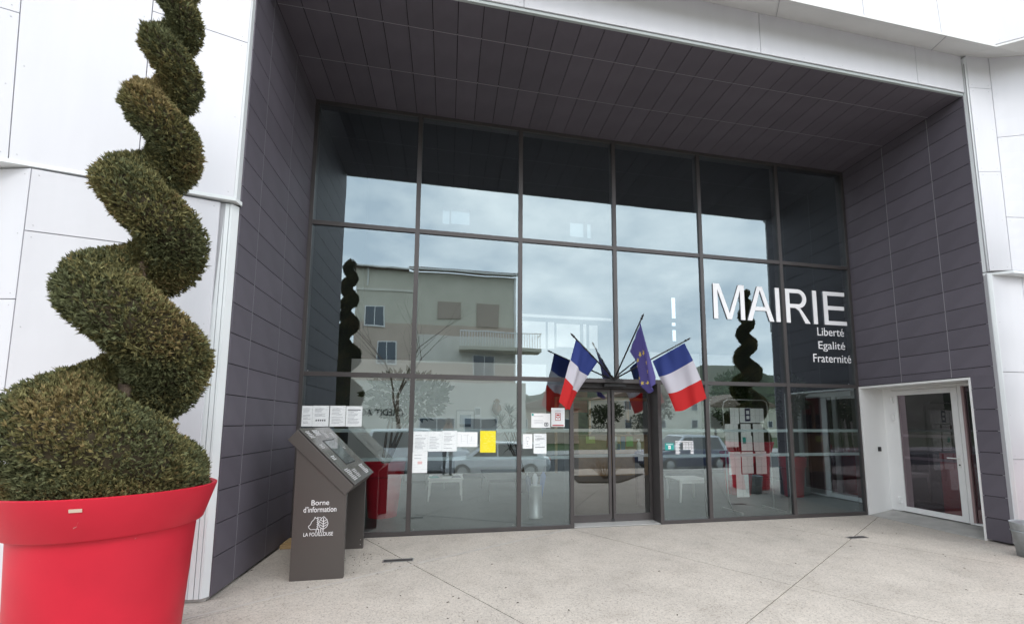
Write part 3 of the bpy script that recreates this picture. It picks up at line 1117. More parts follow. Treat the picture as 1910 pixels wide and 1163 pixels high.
# rear wall pierced by those windows (built as strips round the holes)
xs_ = sorted({-.6, 11.6} | {w[0] for w in wins} | {w[1] for w in wins})
g = G()
for x0, x1 in zip(xs_, xs_[1:]):
    xc = (x0 + x1) / 2
    hs = sorted([(w[2], w[3]) for w in wins if w[0] < xc < w[1]])
    z = 0
    for a, b in hs + [(9.6, 9.6)]:
        if a > z:
            g.box(x0, x1, IY, IY + .25, z, a)
        z = max(z, b)
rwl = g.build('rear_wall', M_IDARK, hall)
M_RWIN = trans_only('rear_window_glass', (0.26, 0.29, 0.30))
M_RWIN2 = trans_only('slot_window_glass', (0.62, 0.66, 0.68))
for k, (xa, xb, za, zb) in enumerate(wins):
    G().box(xa - .002, xb + .002, IY + .10, IY + .11, za - .002, zb + .002).build('window_pane', M_RWIN if k < 4 else M_RWIN2, rwl)
G().box(-.6, 11.6, .11, .5, 9.6, 9.8).box(-.6, 11.6, 3.0, IY + .25, 9.6, 9.8).box(-.6, .2, .5, 3.0, 9.6, 9.8).box(10.8, 11.6, .5, 3.0, 9.6, 9.8).box(-.6, 11.6, .11, .3, 6.6, 9.6).build('interior_ceiling', M_IDARK, hall)  # unseen opening added in the ceiling to bring sky light into the lobby
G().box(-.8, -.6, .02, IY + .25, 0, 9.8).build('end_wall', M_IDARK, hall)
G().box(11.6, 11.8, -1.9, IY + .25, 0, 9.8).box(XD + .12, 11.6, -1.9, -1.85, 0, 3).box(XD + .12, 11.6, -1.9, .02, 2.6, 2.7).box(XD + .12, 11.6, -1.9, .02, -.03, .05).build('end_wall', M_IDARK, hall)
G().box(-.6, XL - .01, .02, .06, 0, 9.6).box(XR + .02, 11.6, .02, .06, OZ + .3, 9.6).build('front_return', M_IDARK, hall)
# lobby partition with skirting
t = thing('lobby_partition', (2.2, 6.25, 0), 'white lobby wall with black skirting behind the coffee table', 'wall')
G().box(-.6, 5.1, 6.2, 6.3, 0.12, 3.4).build('panel', M_IWALL, t)
G().box(-.6, 5.1, 6.18, 6.3, 0, 0.12).build('skirting', M_BLACK, t)
t = thing('rear_lobby_wall', (10, 6.15, 0), 'pale rear lobby wall behind the notice rack and indoor plants at right', 'wall')
G().box(8.56, 11.6, 6.1, 6.19, 0.12, 3.9).build('panel', M_IWALL, t)
G().box(8.56, 11.6, 6.08, 6.19, 0, 0.12).build('skirting', M_BLACK, t)
t = thing('gallery', (6.6, 6.6, 2.9), 'pale upstairs gallery panels faintly seen through glass above the left tricolour', 'gallery')
g = G()
g.box(4.9, 10.4, 6.2, 7.3, 2.86, 3.0)
g.build('gallery_floor', M_IGREY, t)
for u0, u1, v0, v1 in ((975, 1018, 598, 650), (1022, 1034, 600, 650), (1038, 1082, 603, 648), (1088, 1094, 604, 648), (1099, 1115, 606, 650)):
    xa, za = bp_y(u0, v0, 6.7)
    xb, zb = bp_y(u1, v1, 6.7)
    G().box(xa, xb, 6.7, 6.75, zb, za).build('panel', M_IWALL, t)
xa, za = bp_y(968, 590, 6.65)
xb, zb = bp_y(1140, 594, 6.65)
G().box(xa, xb, 6.62, 6.68, zb, za).build('rail', M_IWALL, t)
# vestibule partition on the right: white framed inner door
t = thing('inner_door', (10.55, 1.3, 0), 'white framed glazed inner door behind the rightmost lower pane', 'door')
g = G()
for y in (.55, 1.45, 2.4):
    g.box(10.5, 10.56, y - .05, y + .05, 0, 2.3)
g.box(10.5, 10.56, .6, 1.4, 0, .12).box(10.5, 10.56, 1.5, 2.35, 0, .12).box(10.5, 10.56, .6, 1.4, 2.2, 2.3).box(10.5, 10.56, 1.5, 2.35, 2.2, 2.3)
g.build('frame', mat('inner_frame', (.42, .46, .47), .4), t)
xpane(10.53, .6, 1.4, .12, 2.2, t, M_SGLASS)
xpane(10.53, 1.5, 2.35, .12, 2.2, t, M_SGLASS)

# ------------------------------------------------------------------ lettering on the glass
ms = thing('town_hall_sign', (7.98, -.03, 3.4), 'big raised white capitals MAIRIE fixed on the upper right glass', 'sign')
LETT = [('M', 6.605, 7.215), ('A', 7.262, 7.80), ('I', 7.845, 7.93), ('R', 8.055, 8.555), ('I', 8.63, 8.715), ('E', 8.86, 9.345)]
LH, ST = .625, .088


def letter(ch, x0, x1):
    z0 = 3.402
    y0, y1 = -.017, -.005
    g = G()

    def P(poly):
        n = len(poly)
        v = [(x0 + p[0], y0, z0 + p[1]) for p in poly] + [(x0 + p[0], y1, z0 + p[1]) for p in poly]
        g.add(v, [tuple(range(n))], 0)
        g.add(v, [tuple(range(2 * n - 1, n - 1, -1))] + [(i, i + n, (i + 1) % n + n, (i + 1) % n) for i in range(n)], 1)

    w, h, s = x1 - x0, LH, ST
    if ch == 'I':
        P([(0, 0), (w, 0), (w, h), (0, h)])
    elif ch == 'E':
        P([(0, 0), (w, 0), (w, .074), (s, .074), (s, .282), (w * .92, .282), (w * .92, .356), (s, .356), (s, h - .074), (w * .97, h - .074), (w * .97, h), (0, h)])
    elif ch == 'M':
        P([(0, 0), (.082, 0), (.082, h * .84), (w / 2 - .045, 0), (w / 2 + .04, 0), (w - .082, h * .85), (w - .082, 0), (w, 0), (w, h), (w - .115, h), (w / 2, h * .17), (.122, h), (0, h)])
    elif ch == 'A':
        c = w / 2
        P([(0, 0), (.094, 0), (.155, .19), (w - .155, .19), (w - .092, 0), (w, 0), (c + .052, h), (c - .05, h)][:0] or [(0, 0), (.092, 0), (c, h * .90), (c, h), (c - .05, h)])
        P([(w - .092, 0), (w, 0), (c + .05, h), (c, h), (c, h * .90)])
        P([(.150, .185), (w - .150, .185), (w - .176, .256), (.176, .256)])
    elif ch == 'R':
        P([(0, 0), (.085, 0), (.085, .277), (.085, .350), (.085, h - .07), (.085, h), (0, h)])
        arc_o, arc_i = [], []
        cz, ro, ri = (.277 + h) / 2, (h - .277) / 2, (h - .277) / 2 - .072
        cx_ = w - .06 - ro
        for k in range(13):
            a = -PI / 2 + PI * k / 12
            arc_o.append((cx_ + ro * math.cos(a), cz + ro * math.sin(a)))
            arc_i.append((cx_ + (ri - .01) * math.cos(a), cz + ri * math.sin(a)))
        path_o = [(.0852, .277)] + arc_o + [(.0852, h)]
        path_i = [(.0852, .349)] + arc_i + [(.0852, h - .072)]
        for k in range(len(path_o) - 1):
            P([path_o[k], path_o[k + 1], path_i[k + 1], path_i[k]][::1])
        P([(w - .105, 0), (w, 0), (w * .72, .20), (w * .60, .2768), (w * .40, .2768), (w * .55, .225)])
    o = g.build('letter', [M_LETTER, M_LETTERS], ms)
    return o


for ch, a, b in LETT:
    letter(ch, a, b)
mo = thing('motto_sign', (9.0, -.01, 2.7), 'small white words Liberté Egalité Fraternité below the big capitals', 'sign')
for wd, x0, x1, z0, hh in (('Liberté', 8.695, 9.27, 3.195, .150), ('Egalité', 8.70, 9.275, 2.905, .185), ('Fraternité', 8.572, 9.385, 2.705, .150)):
    text_mesh(wd, (x0, -.006, z0), (1, 0, 0), (0, 0, 1), x1 - x0, hh, depth=.003).build('word', [M_LETTER, M_LETTERS], mo)

# ------------------------------------------------------------------ flags over the door
BASE = Vector((4.74, -.05, 2.30))
TIPS = {'L': Vector((3.851, -.691, 2.843)), 'M': Vector((4.77, -1.02, 3.081)), 'R': Vector((5.63, -.74, 2.845))}
fb = thing('flag_bracket', (4.74, -.035, 2.26), 'small dark metal flag holder on the transom above the entrance', 'bracket')
G().box(4.60, 4.90, -.042, -.03, 2.262, 2.30).build('plate', M_DARKFR, fb)
g = G()
for k in 'LMR':
    d = (TIPS[k] - BASE).normalized()
    g.tube([BASE - d * .02, BASE + d * .09], .017, 10)
g.build('sockets', M_DARKFR, fb)

GRID = {
    'L': [[(4.359, -0.322, 2.528), (3.924, -0.642, 2.808)], [(4.172, -0.341, 2.307), (3.861, -0.623, 2.493)], [(4.007, -0.359, 2.051), (3.787, -0.605, 2.229)], [(3.888, -0.378, 1.785), (3.691, -0.586, 1.879)]],
    'M': [[(4.791, -0.536, 2.671), (4.78, -0.944, 3.016)], [(4.885, -0.554, 2.469), (4.874, -0.926, 2.704)], [(4.903, -0.571, 2.35), (4.953, -0.908, 2.486)], [(4.881, -0.589, 2.149), (5.033, -0.891, 2.253)], [(5.016, -0.607, 2.035), (5.039, -0.873, 2.159)]],
    'R': [[(5.224, -0.412, 2.554), (5.598, -0.707, 2.798)], [(5.316, -0.429, 2.309), (5.742, -0.69, 2.544)], [(5.452, -0.446, 2.053), (5.874, -0.672, 2.26)], [(5.554, -0.464, 1.776), (5.966, -0.655, 1.984)]]}


def flag(key, label, eu=False):
    t = thing('flag', BASE + (TIPS[key] - BASE) * .02, label, 'flag', 'flags on the holder above the entrance')
    d = (TIPS[key] - BASE)
    dn = d.normalized()
    G().tube([BASE + dn * .02, BASE + d * .97], [.0125, .0105], 10).build('pole', M_BLACK, t, smooth=True)
    G().tube([BASE + d * .965, BASE + d * .975, BASE + d * .985, BASE + d * 1.01, BASE + d * 1.045], [.012, .020, .010, .016, .002], 10).build('finial', M_BLACK, t, smooth=True)
    lv = [[Vector(a), Vector(b)] for a, b in GRID[key]]
    n, ns, nt_ = len(lv) - 1, 34, 12
    g = G()
    rows = []
    side = (lv[0][1] - lv[0][0]).normalized()
    drop = (lv[-1][0] - lv[0][0]).normalized()
    fold = side.cross(drop).normalized()
    ph = {'L': .4, 'M': 1.7, 'R': 2.6}[key]
    amp = {'L': .030, 'M': .045, 'R': .022}[key]
    for i in range(n * nt_ + 1):
        f = i / nt_
        k = min(int(f), n - 1)
        f -= k
        tt = i / (n * nt_)
        a = lv[k][0].lerp(lv[k + 1][0], f)
        b = lv[k][1].lerp(lv[k + 1][1], f)
        row = []
        for j in range(ns + 1):
            s = j / ns
            am = amp * min(1, tt * 2.2)
            wv = math.sin(s * 9.5 + ph + 1.4 * tt) * am + math.sin(s * 4.1 - 2 * tt + ph * 2) * am * .8 + .006 * math.sin(17 * s + 6 * tt)
            sag = Vector((0, 0, -.03 * math.sin(PI * s) * min(1, tt * 3)))
            row.append(a.lerp(b, s) + fold * wv + sag + Vector((0, 0, .012 * math.sin(8 * s + ph) * tt)))
        rows.append(row)
    w = ns + 1
    vs = [p for r in rows for p in r]
    for i in range(len(rows) - 1):
        mi = 0 if eu else min(2, int(3 * i / (len(rows) - 1)))
        g.add([], [], 0)
        for j in range(ns):
            g.f.append((i * w + j, i * w + j + 1, (i + 1) * w + j + 1, (i + 1) * w + j))
            g.m.append(mi)
    g.v = [tuple(p) for p in vs]
    cl = g.build('cloth', [M_EUBLUE] if eu else [M_BLUE, M_FWHITE, M_FRED], t, smooth=True)
    if eu:
        # twelve stars in a ring; those that show sit on the cloth, a hair in front of it
        def on(s, tt):
            fi = tt * (len(rows) - 1)
            i = min(int(fi), len(rows) - 2)
            fj = s * ns
            j = min(int(fj), ns - 1)
            a = rows[i][j].lerp(rows[i][j + 1], fj - j)
            b = rows[i + 1][j].lerp(rows[i + 1][j + 1], fj - j)
            return a.lerp(b, fi - i)
        toward = Vector((-.45, -.88, .1)).normalized()
        for k in range(12):
            an = 2 * PI * k / 12
            s0, t0 = .5 + .33 * math.sin(an), .48 + .26 * math.cos(an)
            g2 = G()
            pts = []
            for q in range(10):
                r = 1 if q % 2 == 0 else .4
                aa = PI / 2 + q * PI / 5
                p = on(min(.98, max(.02, s0 + .085 * r * math.cos(aa))), t0 - .042 * r * math.sin(aa))
                pts.append(p)
            nn = Vector((0, 0, 0))
            c = on(s0, t0)
            for q in range(10):
                nn += (pts[q] - c).cross(pts[(q + 1) % 10] - c)
            nn.normalize()
            if nn.dot(toward) < 0:
                nn = -nn
            sgn = nn
            pts = [p + sgn * .004 for p in pts]
            g2.add(pts + [c + sgn * .004], [(q, (q + 1) % 10, 10) for q in range(10)])
            g2.build('star', M_STAR, t)
    return t


flag('L', 'French tricolour flag hanging to the left over the sliding entrance')
flag('R', 'French tricolour flag hanging to the right over the sliding entrance')
flag('M', 'dark blue European flag with yellow stars hanging between two tricolours', True)

# ------------------------------------------------------------------ information stand
ks = thing('information_stand', (.85, -1.04, 0), 'dark grey metal information stand with sloping glass top and white lettering', 'information stand')
YK0, YK1 = -1.60, -.50


def side_panel(y0, y1):
    pr = [(.588, y0, 0), (1.096, y0, 0), (1.096, y0, .86), (.588, y0, 1.352)]
    return G().prism(pr, (0, y1 - y0, 0)).build('side_panel', M_KIOSK, ks, bevel=.003)


p1 = side_panel(YK0, YK0 + .05)
p2 = side_panel(YK1 - .05, YK1)
G().prism([(.64, YK0 + .05, .03), (.67, YK0 + .05, .03), (.67, YK0 + .05, 1.2), (.64, YK0 + .05, 1.25)], (0, YK1 - YK0 - .1, 0)).build('back_plate', M_KIOSK, ks)
# head: slab tilted to the right
hd = [Vector((.500, 0, 1.412)), Vector((1.082, 0, .838)), Vector((1.166, 0, .930)), Vector((.590, 0, 1.515))]
hy0, hy1 = YK0 - .012, YK1 + .012
hd1 = G().prism([(p.x, hy0, p.z) for p in hd], (0, hy1 - hy0, 0)).build('head', M_KIOSK, ks, bevel=.003)
nrm = Vector((.713, 0, .702))
ax = (hd[2] - hd[3]).normalized()      # down the slope, to the right
ay = Vector((0, 1, 0))
ln = (hd[2] - hd[3]).length


def slab(a0, a1, b0, b1, h0, h1, name, m, parent):
    o = hd[3]
    c = [o + ax * a + Vector((0, b, 0)) for a, b in ((a0, b0), (a1, b0), (a1, b1), (a0, b1))]
    return G().hexa([p + nrm * h0 for p in c], [p + nrm * h1 for p in c]).build(name, m, parent)


face = slab(.0, ln, hy0, hy1, .012, .022, 'face_plate', M_KIOSKTOP, ks)
slab(.20, .58, -1.28, -.82, .0222, .0262, 'screen_frame', M_BLACK, face)
slab(.215, .565, -1.265, -.835, .0264, .0274, 'screen', M_SCREEN, face)
# rows of small white print on the sloping face, too small to read
g = G()
random.seed(3)
for (a0, b0, rows_, wd, bold) in ((.05, -1.55, 5, .16, .010), (.04, -1.30, 4, .20, .012), (.05, -1.02, 6, .14, .006), (.25, -1.52, 3, .10, .007), (.42, -1.53, 3, .12, .010), (.62, -1.52, 8, .18, .010), (.66, -1.28, 6, .16, .008), (.64, -.86, 7, .20, .011), (.10, -.74, 4, .12, .008), (.34, -.76, 2, .10, .006)):
    for r in range(rows_):
        a = a0 + r * .021
        if a > ln - .02:
            break
        x = b0
        while x < b0 + wd * random.uniform(.7, 1):
            l = random.uniform(.012, .04)
            o = hd[3]
            q = [o + ax * aa + Vector((0, bb, 0)) + nrm * .0232 for aa, bb in ((a, x), (a, x + l), (a + bold, x + l), (a + bold, x))]
            g.add(q, [(0, 3, 2, 1)])
            x += l + .008
g.build('small_print', M_LETTER, face)
# lettering on the near side panel
EX, EZ = (1, 0, 0), (0, 0, 1)
yl = YK0 - .0015
g = text_mesh('Borne', (.760, yl, .742), EX, EZ, .170, .052)
g = text_mesh('d’information', (.688, yl, .672), EX, EZ, .315, .056, g=g)
g.build('lettering', M_LETTER, p1)
g = text_mesh('LA FOUILLOUSE', (.700, yl, .434), EX, EZ, .282, .036)
g.build('town_name', M_LETTER, p1)
g = G()
o0 = (.742, yl, .482)
sc_ = .01


def st(pts, w=.0052):
    ribbon(g, [(x * .0195, z * .0195) for x, z in pts], w, EX, EZ, o0)


leafp = [(7.3, .9), (5.6, 2.0), (5.0, 3.6), (5.4, 5.2), (6.4, 6.6), (7.3, 7.4), (8.2, 6.6), (9.2, 5.2), (9.6, 3.6), (9.0, 2.0), (7.3, .9)]
st(leafp)
st([(7.3, -.6), (7.3, 6.6)], .006)
for zz_ in (2.2, 3.5, 4.8):
    st([(7.3, zz_), (5.6, zz_ + 1.1)])
    st([(7.3, zz_), (9.0, zz_ + 1.1)])
zig = [(4.9, 1.2)]
for k in range(6):
    zig += [(4.1, 1.6 + k * .95), (4.9, 2.1 + k * .95)]
st(zig + [(5.6, 7.0), (6.2, 6.6)])
st([(4.6, 7.2), (3.6, 6.4), (3.1, 7.3), (2.6, 6.0), (1.5, 4.9), (1.0, 3.4), (0, 2.6), (.4, 1.7), (1.2, .9), (2.4, 1.0), (3.6, .9), (4.9, 1.0)])
st([(3.9, -.6), (3.9, .9)], .006)
st([(5.2, -.6), (5.2, 1.0)], .006)
st([(8.6, -.6), (8.6, 1.2)][:0] or [(6.2, -.6), (6.2, 1.2)], .006)
g.build('emblem', M_LETTER, p1)
for z in (.05, .11):
    G().tube([(1.065, YK1 - .0505, z), (1.065, YK1 - .054, z)], .006, 10).build('bolt', M_STEEL, p2)

# loose board behind the stand
tag(G().box(.08, .50, -.42, -.10, .003, .05).box(.10, .50, -.38, -.14, .0505, .07).build('wooden_board', M_PLANKW, bevel=.002), 'flat raw wooden board on the paving behind the information stand', 'board')

# ------------------------------------------------------------------ notices taped inside the glass
YP = -.0030


def notice(x0, x1, z0, z1, label, m=M_PAPER, cat='notice', name='notice', marks=None):
    t = thing(name, ((x0 + x1) / 2, YP, z0), label, cat, 'papers taped on the glass')
    q = G()
    cz = random.uniform(-.003, .003)
    q.add([(x0, YP, z0), (x1, YP, z0 + cz), (x1, YP, z1 + cz), (x0, YP, z1), (x0, YP + .0008, z0), (x1, YP + .0008, z0 + cz), (x1, YP + .0008, z1 + cz), (x0, YP + .0008, z1)],
          [(0, 1, 2, 3), (4, 7, 6, 5), (0, 4, 5, 1), (1, 5, 6, 2), (2, 6, 7, 3), (3, 7, 4, 0)])
    q.build('sheet', m, t)
    for nm, mm, rects in (marks or []):
        g = G()
        for a0, a1, b0, b1 in rects:
            X0, X1 = x0 + (x1 - x0) * a0, x0 + (x1 - x0) * a1
            Z0, Z1_ = z0 + (z1 - z0) * b0, z0 + (z1 - z0) * b1
            g.add([(X0, YP - .0005, Z0), (X1, YP - .0005, Z0), (X1, YP - .0005, Z1_), (X0, YP - .0005, Z1_)], [(0, 1, 2, 3)])
        g.build(nm, mm, t)
    return t


def rows_of(n, a0=.12, a1=.88, b0=.15, b1=.85, th=.02, gap=.25):
    r = []
    for k in range(n):
        if random.random() < gap * .5:
            continue
        b = b1 - (b1 - b0) * k / max(1, n - 1)
        r.append((a0, a0 + (a1 - a0) * random.uniform(.5, 1), b, b + th))
    return r


LI = lambda n, **k: [('print', M_GREYINK, rows_of(n, **k))]
notice(.118, .255, 1.535, 1.822, 'white printed notice at far left above the information stand, at the porch wall', marks=LI(12))
notice(.257, .472, 1.532, 1.824, 'white notice with a small dark table, second in the row above the stand', marks=[('print', M_GREYINK, rows_of(8, b0=.5)), ('table', M_INK, [(.2 + .13 * k, .28 + .13 * k, .26, .34) for k in range(5)])])
notice(.484, .692, 1.533, 1.826, 'white printed notice, third in the row above the information stand', marks=LI(11))
notice(.698, .915, 1.533, 1.823, 'white notice with a dark title line, rightmost above the information stand', marks=[('print', M_GREYINK, rows_of(10, b1=.75)), ('title', M_INK, [(.1, .9, .8, .84)])])
notice(1.635, 1.841, 1.171, 1.466, 'white notice tucked beside the first mullion, top of the stepped cluster', marks=LI(12))
notice(1.843, 2.045, 1.174, 1.465, 'white notice second from the left in the stepped cluster', marks=LI(10))
notice(2.047, 2.262, 1.172, 1.473, 'white notice a touch higher, left of the landscape drawing', marks=LI(12))
notice(2.265, 2.566, 1.238, 1.457, 'landscape sheet with a faint plan drawing, left of the yellow sheet', M_PAPER2, marks=[('plan', M_GREYINK, [(.2, .21, .3, .8), (.3, .6, .78, .79), (.5, .51, .2, .8), (.6, .9, .4, .41), (.7, .71, .4, .7)])])
notice(1.632, 1.843, .868, 1.168, 'white notice hanging lowest, below the stepped cluster', M_PAPER2, marks=[('print', M_GREYINK, rows_of(4, b0=.6)), ('stamp', mat('faint_red', (.75, .5, .5), .6), [(.35, .65, .42, .55)])])
notice(2.606, 2.842, 1.151, 1.474, 'bright yellow sheet taped on the glass', M_YPAPER, cat='poster', name='poster')
notice(3.389, 3.690, 1.522, 1.744, 'landscape white notice with green corner mark and round seal left of the door', M_PAPER2, marks=[('corner_mark', M_TEAL, [(.02, .12, .82, .97)]), ('print', M_GREYINK, rows_of(6, b0=.3, b1=.78)), ('seal', M_INK, [(.68, .71, .12, .34), (.86, .89, .12, .34), (.71, .86, .30, .36), (.71, .86, .10, .16), (.75, .82, .18, .28)])])
notice(3.706, 3.922, 1.539, 1.830, 'white poster with a red telephone grid and a red foot band left of the door', M_PAPER2, cat='poster', name='poster', marks=[('red_grid', M_REDINK, [(.30, .70, .70, .73), (.30, .34, .34, .73), (.66, .70, .34, .73), (.30, .70, .32, .35), (.38, .62, .57, .66), (.36, .44, .47, .53), (.56, .64, .47, .53), (.47, .53, .40, .5)]), ('foot_band', M_REDINK, [(.08, .92, .03, .10)]), ('print', M_GREYINK, [(.3, .7, .84, .86), (.25, .75, .8, .815)])])
notice(3.257, 3.405, 1.203, 1.424, 'small white sheet with a drawn figure beside the second mullion', M_PAPER2, marks=[('drawing', M_GREYINK, [(.35, .65, .78, .80), (.33, .36, .55, .8), (.64, .67, .6, .8), (.4, .6, .5, .53), (.45, .55, .3, .34), (.44, .47, .3, .5), (.3, .7, .14, .16)])])
notice(3.426, 3.628, 1.128, 1.432, 'white letter with several bold lines below the landscape notice left of the door', marks=[('print', M_GREYINK, rows_of(9, b0=.3)), ('bold_line', M_INK, [(.25, .8, .74, .76), (.12, .85, .30, .33)])])
notice(5.618, 5.776, 1.160, 1.274, 'small teal sticker with a white mark right of the entrance', M_TEAL, cat='sticker', name='sticker', marks=[('white_mark', M_LETTER, [(.36, .64, .16, .66), (.12, .88, .78, .86)]), ('tick', M_TEAL, [(.44, .50, .3, .5), (.5, .58, .4, .46)])])
t = thing('opening_hours', (5.96, .0128, 1.08), 'white vinyl table of opening hours on the pane right of entrance', 'sign')
g = G()
x0, z0 = 5.805, 1.305
yv = -.0012
g.add([(5.80, yv, 1.292), (6.13, yv, 1.290), (6.13, yv, 1.305), (5.80, yv, 1.307)], [(0, 1, 2, 3)])
for k in range(8):
    z = 1.262 - k * .0235
    for a, b in ([(0, .085 - .02 * (k % 2))] + ([(.135, .185), (.192, .235), (.242, .285), (.291, .325)] if k < 5 else ([(.27, .325)] if k > 4 else []))):
        g.add([(x0 + a, yv, z), (x0 + b, yv, z), (x0 + b, yv, z + .014), (x0 + a, yv, z + .014)], [(0, 1, 2, 3)])
g.build('rows', M_LETTER, t)

# ------------------------------------------------------------------ potted spiral topiary
HZ = np.array([0.82, 1.24, 1.62, 2.12, 2.56, 2.96, 3.34, 3.67, 3.96, 4.22, 4.46, 4.68, 4.88, 5.06])
HT = np.array([3, 2, 1, 0, -1, -2, -3, -4, -5, -6, -7, -8, -9, -10]) * PI
# angle: 0 = +x (right), pi = left; going down the band passes in front (-y) from left to right
HT = -(np.arange(len(HZ)) - 3) * PI


def spiral_frame(z):
    th = np.interp(z, HZ, HT)
    R_out = np.interp(z, [1.05, 1.35, 1.65, 2.12, 2.6, 3.3, 3.9, 4.4, 4.9, 5.1], [.50, .56, .60, .45, .40, .305, .24, .19, .145, .09])
    a = np.interp(z, [1.05, 1.35, 1.65, 2.12, 2.6, 3.3, 3.9, 4.4, 4.9, 5.1], [.32, .33, .33, .245, .222, .175, .143, .118, .095, .07])
    return th, R_out - a, a


def lean(z):
    return np.interp(z, [1.9, 5.1], [0, .10])


def make_topiary():
    t = thing('potted_topiary', (0, 0, 0), 'tall spiral clipped cypress in big red pot by left white wall', 'potted plant', 'red pots with spiral topiary flanking the porch')
    POT_H = 1.15
    prof = [(.0, .0), (.400, .0), (.410, .01), (.455, .893), (.462, .900), (.486, .903), (.494, .912), (.560, POT_H - .012), (.561, POT_H), (.552, POT_H + .005), (.530, POT_H - .004), (.51, POT_H - .10), (.0, POT_H - .10)]
    pot = G().lathe(prof, (0, 0, 0), 96, cap=False).build('pot', M_RED, t, smooth=True)
    for p in pot.data.polygons:
        p.use_smooth = True
    es = pot.modifiers.new('edges', 'EDGE_SPLIT')
    es.split_angle = math.radians(35)
    # little maker's plate on the rim
    a0 = math.radians(-73)
    g = G()
    for k in range(4):
        pass
    def rp(a, z, off):
        r = .494 + (.560 - .494) * (z - .912) / (POT_H - .012 - .912) + off
        return (r * math.cos(a), r * math.sin(a), z)
    w = .05
    g.hexa([rp(a0 - w, 1.080, .001), rp(a0 + w, 1.080, .001), rp(a0 + w, 1.080, .006), rp(a0 - w, 1.080, .006)], [rp(a0 - w, 1.100, .001), rp(a0 + w, 1.100, .001), rp(a0 + w, 1.100, .006), rp(a0 - w, 1.100, .006)])
    g.build('rim_plate', M_TAG, pot)
    g = G().tube([(.43 * math.cos(-1.9), .43 * math.sin(-1.9), .10), (.455 * math.cos(-1.9), .455 * math.sin(-1.9), .10)], .022, 14)
    g.build('drain_hole', M_BLACK, pot)
    for a_, z_, da, dz in ((-1.30, .985, .030, .010), (-1.27, 1.0, .012, .02), (-1.66, .80, .010, .012), (-.75, .87, .012, .006)):
        R_ = (lambda z: .494 + .066 * (z - .912) / .226 if z > .905 else .41 + .045 * z / .893)
        q_ = [((R_(z) + .0012) * math.cos(a), (R_(z) + .0012) * math.sin(a), z) for a, z in ((a_, z_), (a_ + da, z_ + dz), (a_ + da + .004, z_ + dz + .004), (a_ + .004, z_ + .006))]
        G().add(q_, [(0, 1, 2, 3)]).build('scuff', mat('scuff', (.55, .25, .24), .7), pot)
    G().lathe([(.0, POT_H - .05), (.505, POT_H - .06)], (0, 0, 0), 32, cap=False).build('soil', M_SOIL, t)
    G().tube([(0, 0, .9), (.01, 0, 2.0), (.04, .01, 3.2), (.08, 0, 4.3), (.10, 0, 5.0)], [.06, .045, .033, .022, .012], 8).build('trunk', M_BARK, t, smooth=True)
    # inner dark body along the spiral
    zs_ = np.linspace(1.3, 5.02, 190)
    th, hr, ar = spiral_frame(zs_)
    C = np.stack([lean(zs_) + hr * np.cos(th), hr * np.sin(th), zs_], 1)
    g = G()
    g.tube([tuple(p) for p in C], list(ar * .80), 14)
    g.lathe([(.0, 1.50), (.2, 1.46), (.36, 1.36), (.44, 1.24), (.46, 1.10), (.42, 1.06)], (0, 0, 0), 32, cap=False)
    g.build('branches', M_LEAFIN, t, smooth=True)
    # sprays
    N = 66000
    zz_ = np.linspace(1.3, 5.04, 2000)
    th, hr, ar = spiral_frame(zz_)
    P = np.stack([lean(zz_) + hr * np.cos(th), hr * np.sin(th), zz_], 1)
    seg = np.linalg.norm(np.diff(P, axis=0), axis=1)
    wgt = seg * ar[:-1]
    cdf = np.cumsum(wgt) / wgt.sum()
    u = rng.random(N)
    ii = np.searchsorted(cdf, u)
    c = P[ii]
    tang = P[np.minimum(ii + 1, 1999)] - P[ii]
    tang /= np.linalg.norm(tang, axis=1)[:, None]
    ref = np.tile([0, 0, 1.0], (N, 1))
    e1 = np.cross(tang, ref)
    e1 /= np.linalg.norm(e1, axis=1)[:, None]
    e2 = np.cross(e1, tang)
    an = rng.random(N) * 2 * PI
    nrm_ = e1 * np.cos(an)[:, None] + e2 * np.sin(an)[:, None]
    lump = 1 + .05 * np.sin(c[:, 2] * 23 + an * 3) + .05 * np.sin(an * 5 + c[:, 2] * 9) + .035 * np.sin(an * 9 + c[:, 2] * 41)
    rr = ar[ii] * lump * (0.74 + 0.24 * rng.random(N))
    pos = c + nrm_ * rr[:, None]
    # top cap and mound
    M = 24000
    ph = rng.random(M) * 2 * PI
    ct = rng.random(M) ** .85
    stt = np.sqrt(1 - ct ** 2)
    nm = np.stack([stt * np.cos(ph), stt * np.sin(ph), ct], 1)
    lump2 = 1 + .05 * np.sin(ph * 4 + 1) + .05 * np.sin(ph * 7 + ct * 9)
    pm = np.stack([nm[:, 0] * .515, nm[:, 1] * .515, 1.10 + nm[:, 2] * .46], 1) * 1.0
    pm[:, :2] *= (lump2 * (.88 + .12 * rng.random(M)))[:, None]
    pm[:, 2] = 1.10 + (pm[:, 2] - 1.10) * (lump2 * (.88 + .12 * rng.random(M)))
    pos = np.concatenate([pos, pm])
    nrm_ = np.concatenate([nrm_, nm])
    rad_ = np.hypot(pos[:, 0], pos[:, 1])
    keep = (pos[:, 2] > 1.115) & ~((pos[:, 2] < 1.20) & (rad_ > .505)) & (rad_ < .70) & ~((pos[:, 2] < 1.32) & (rad_ > .54))
    pos, nrm_ = pos[keep], nrm_[keep]
    n = len(pos)
    d = nrm_ * .75 + np.array([0, 0, .42]) + rng.normal(0, .33, (n, 3))
    d /= np.linalg.norm(d, axis=1)[:, None]
    V, F, MI = [], [], []
    K = 5
    verts = np.zeros((n * K * 4, 3))
    ln_ = rng.uniform(.022, .050, n)
    stray = rng.random(n) < .02
    ln_[stray] *= 1.5
    base_idx = np.arange(n) * K * 4
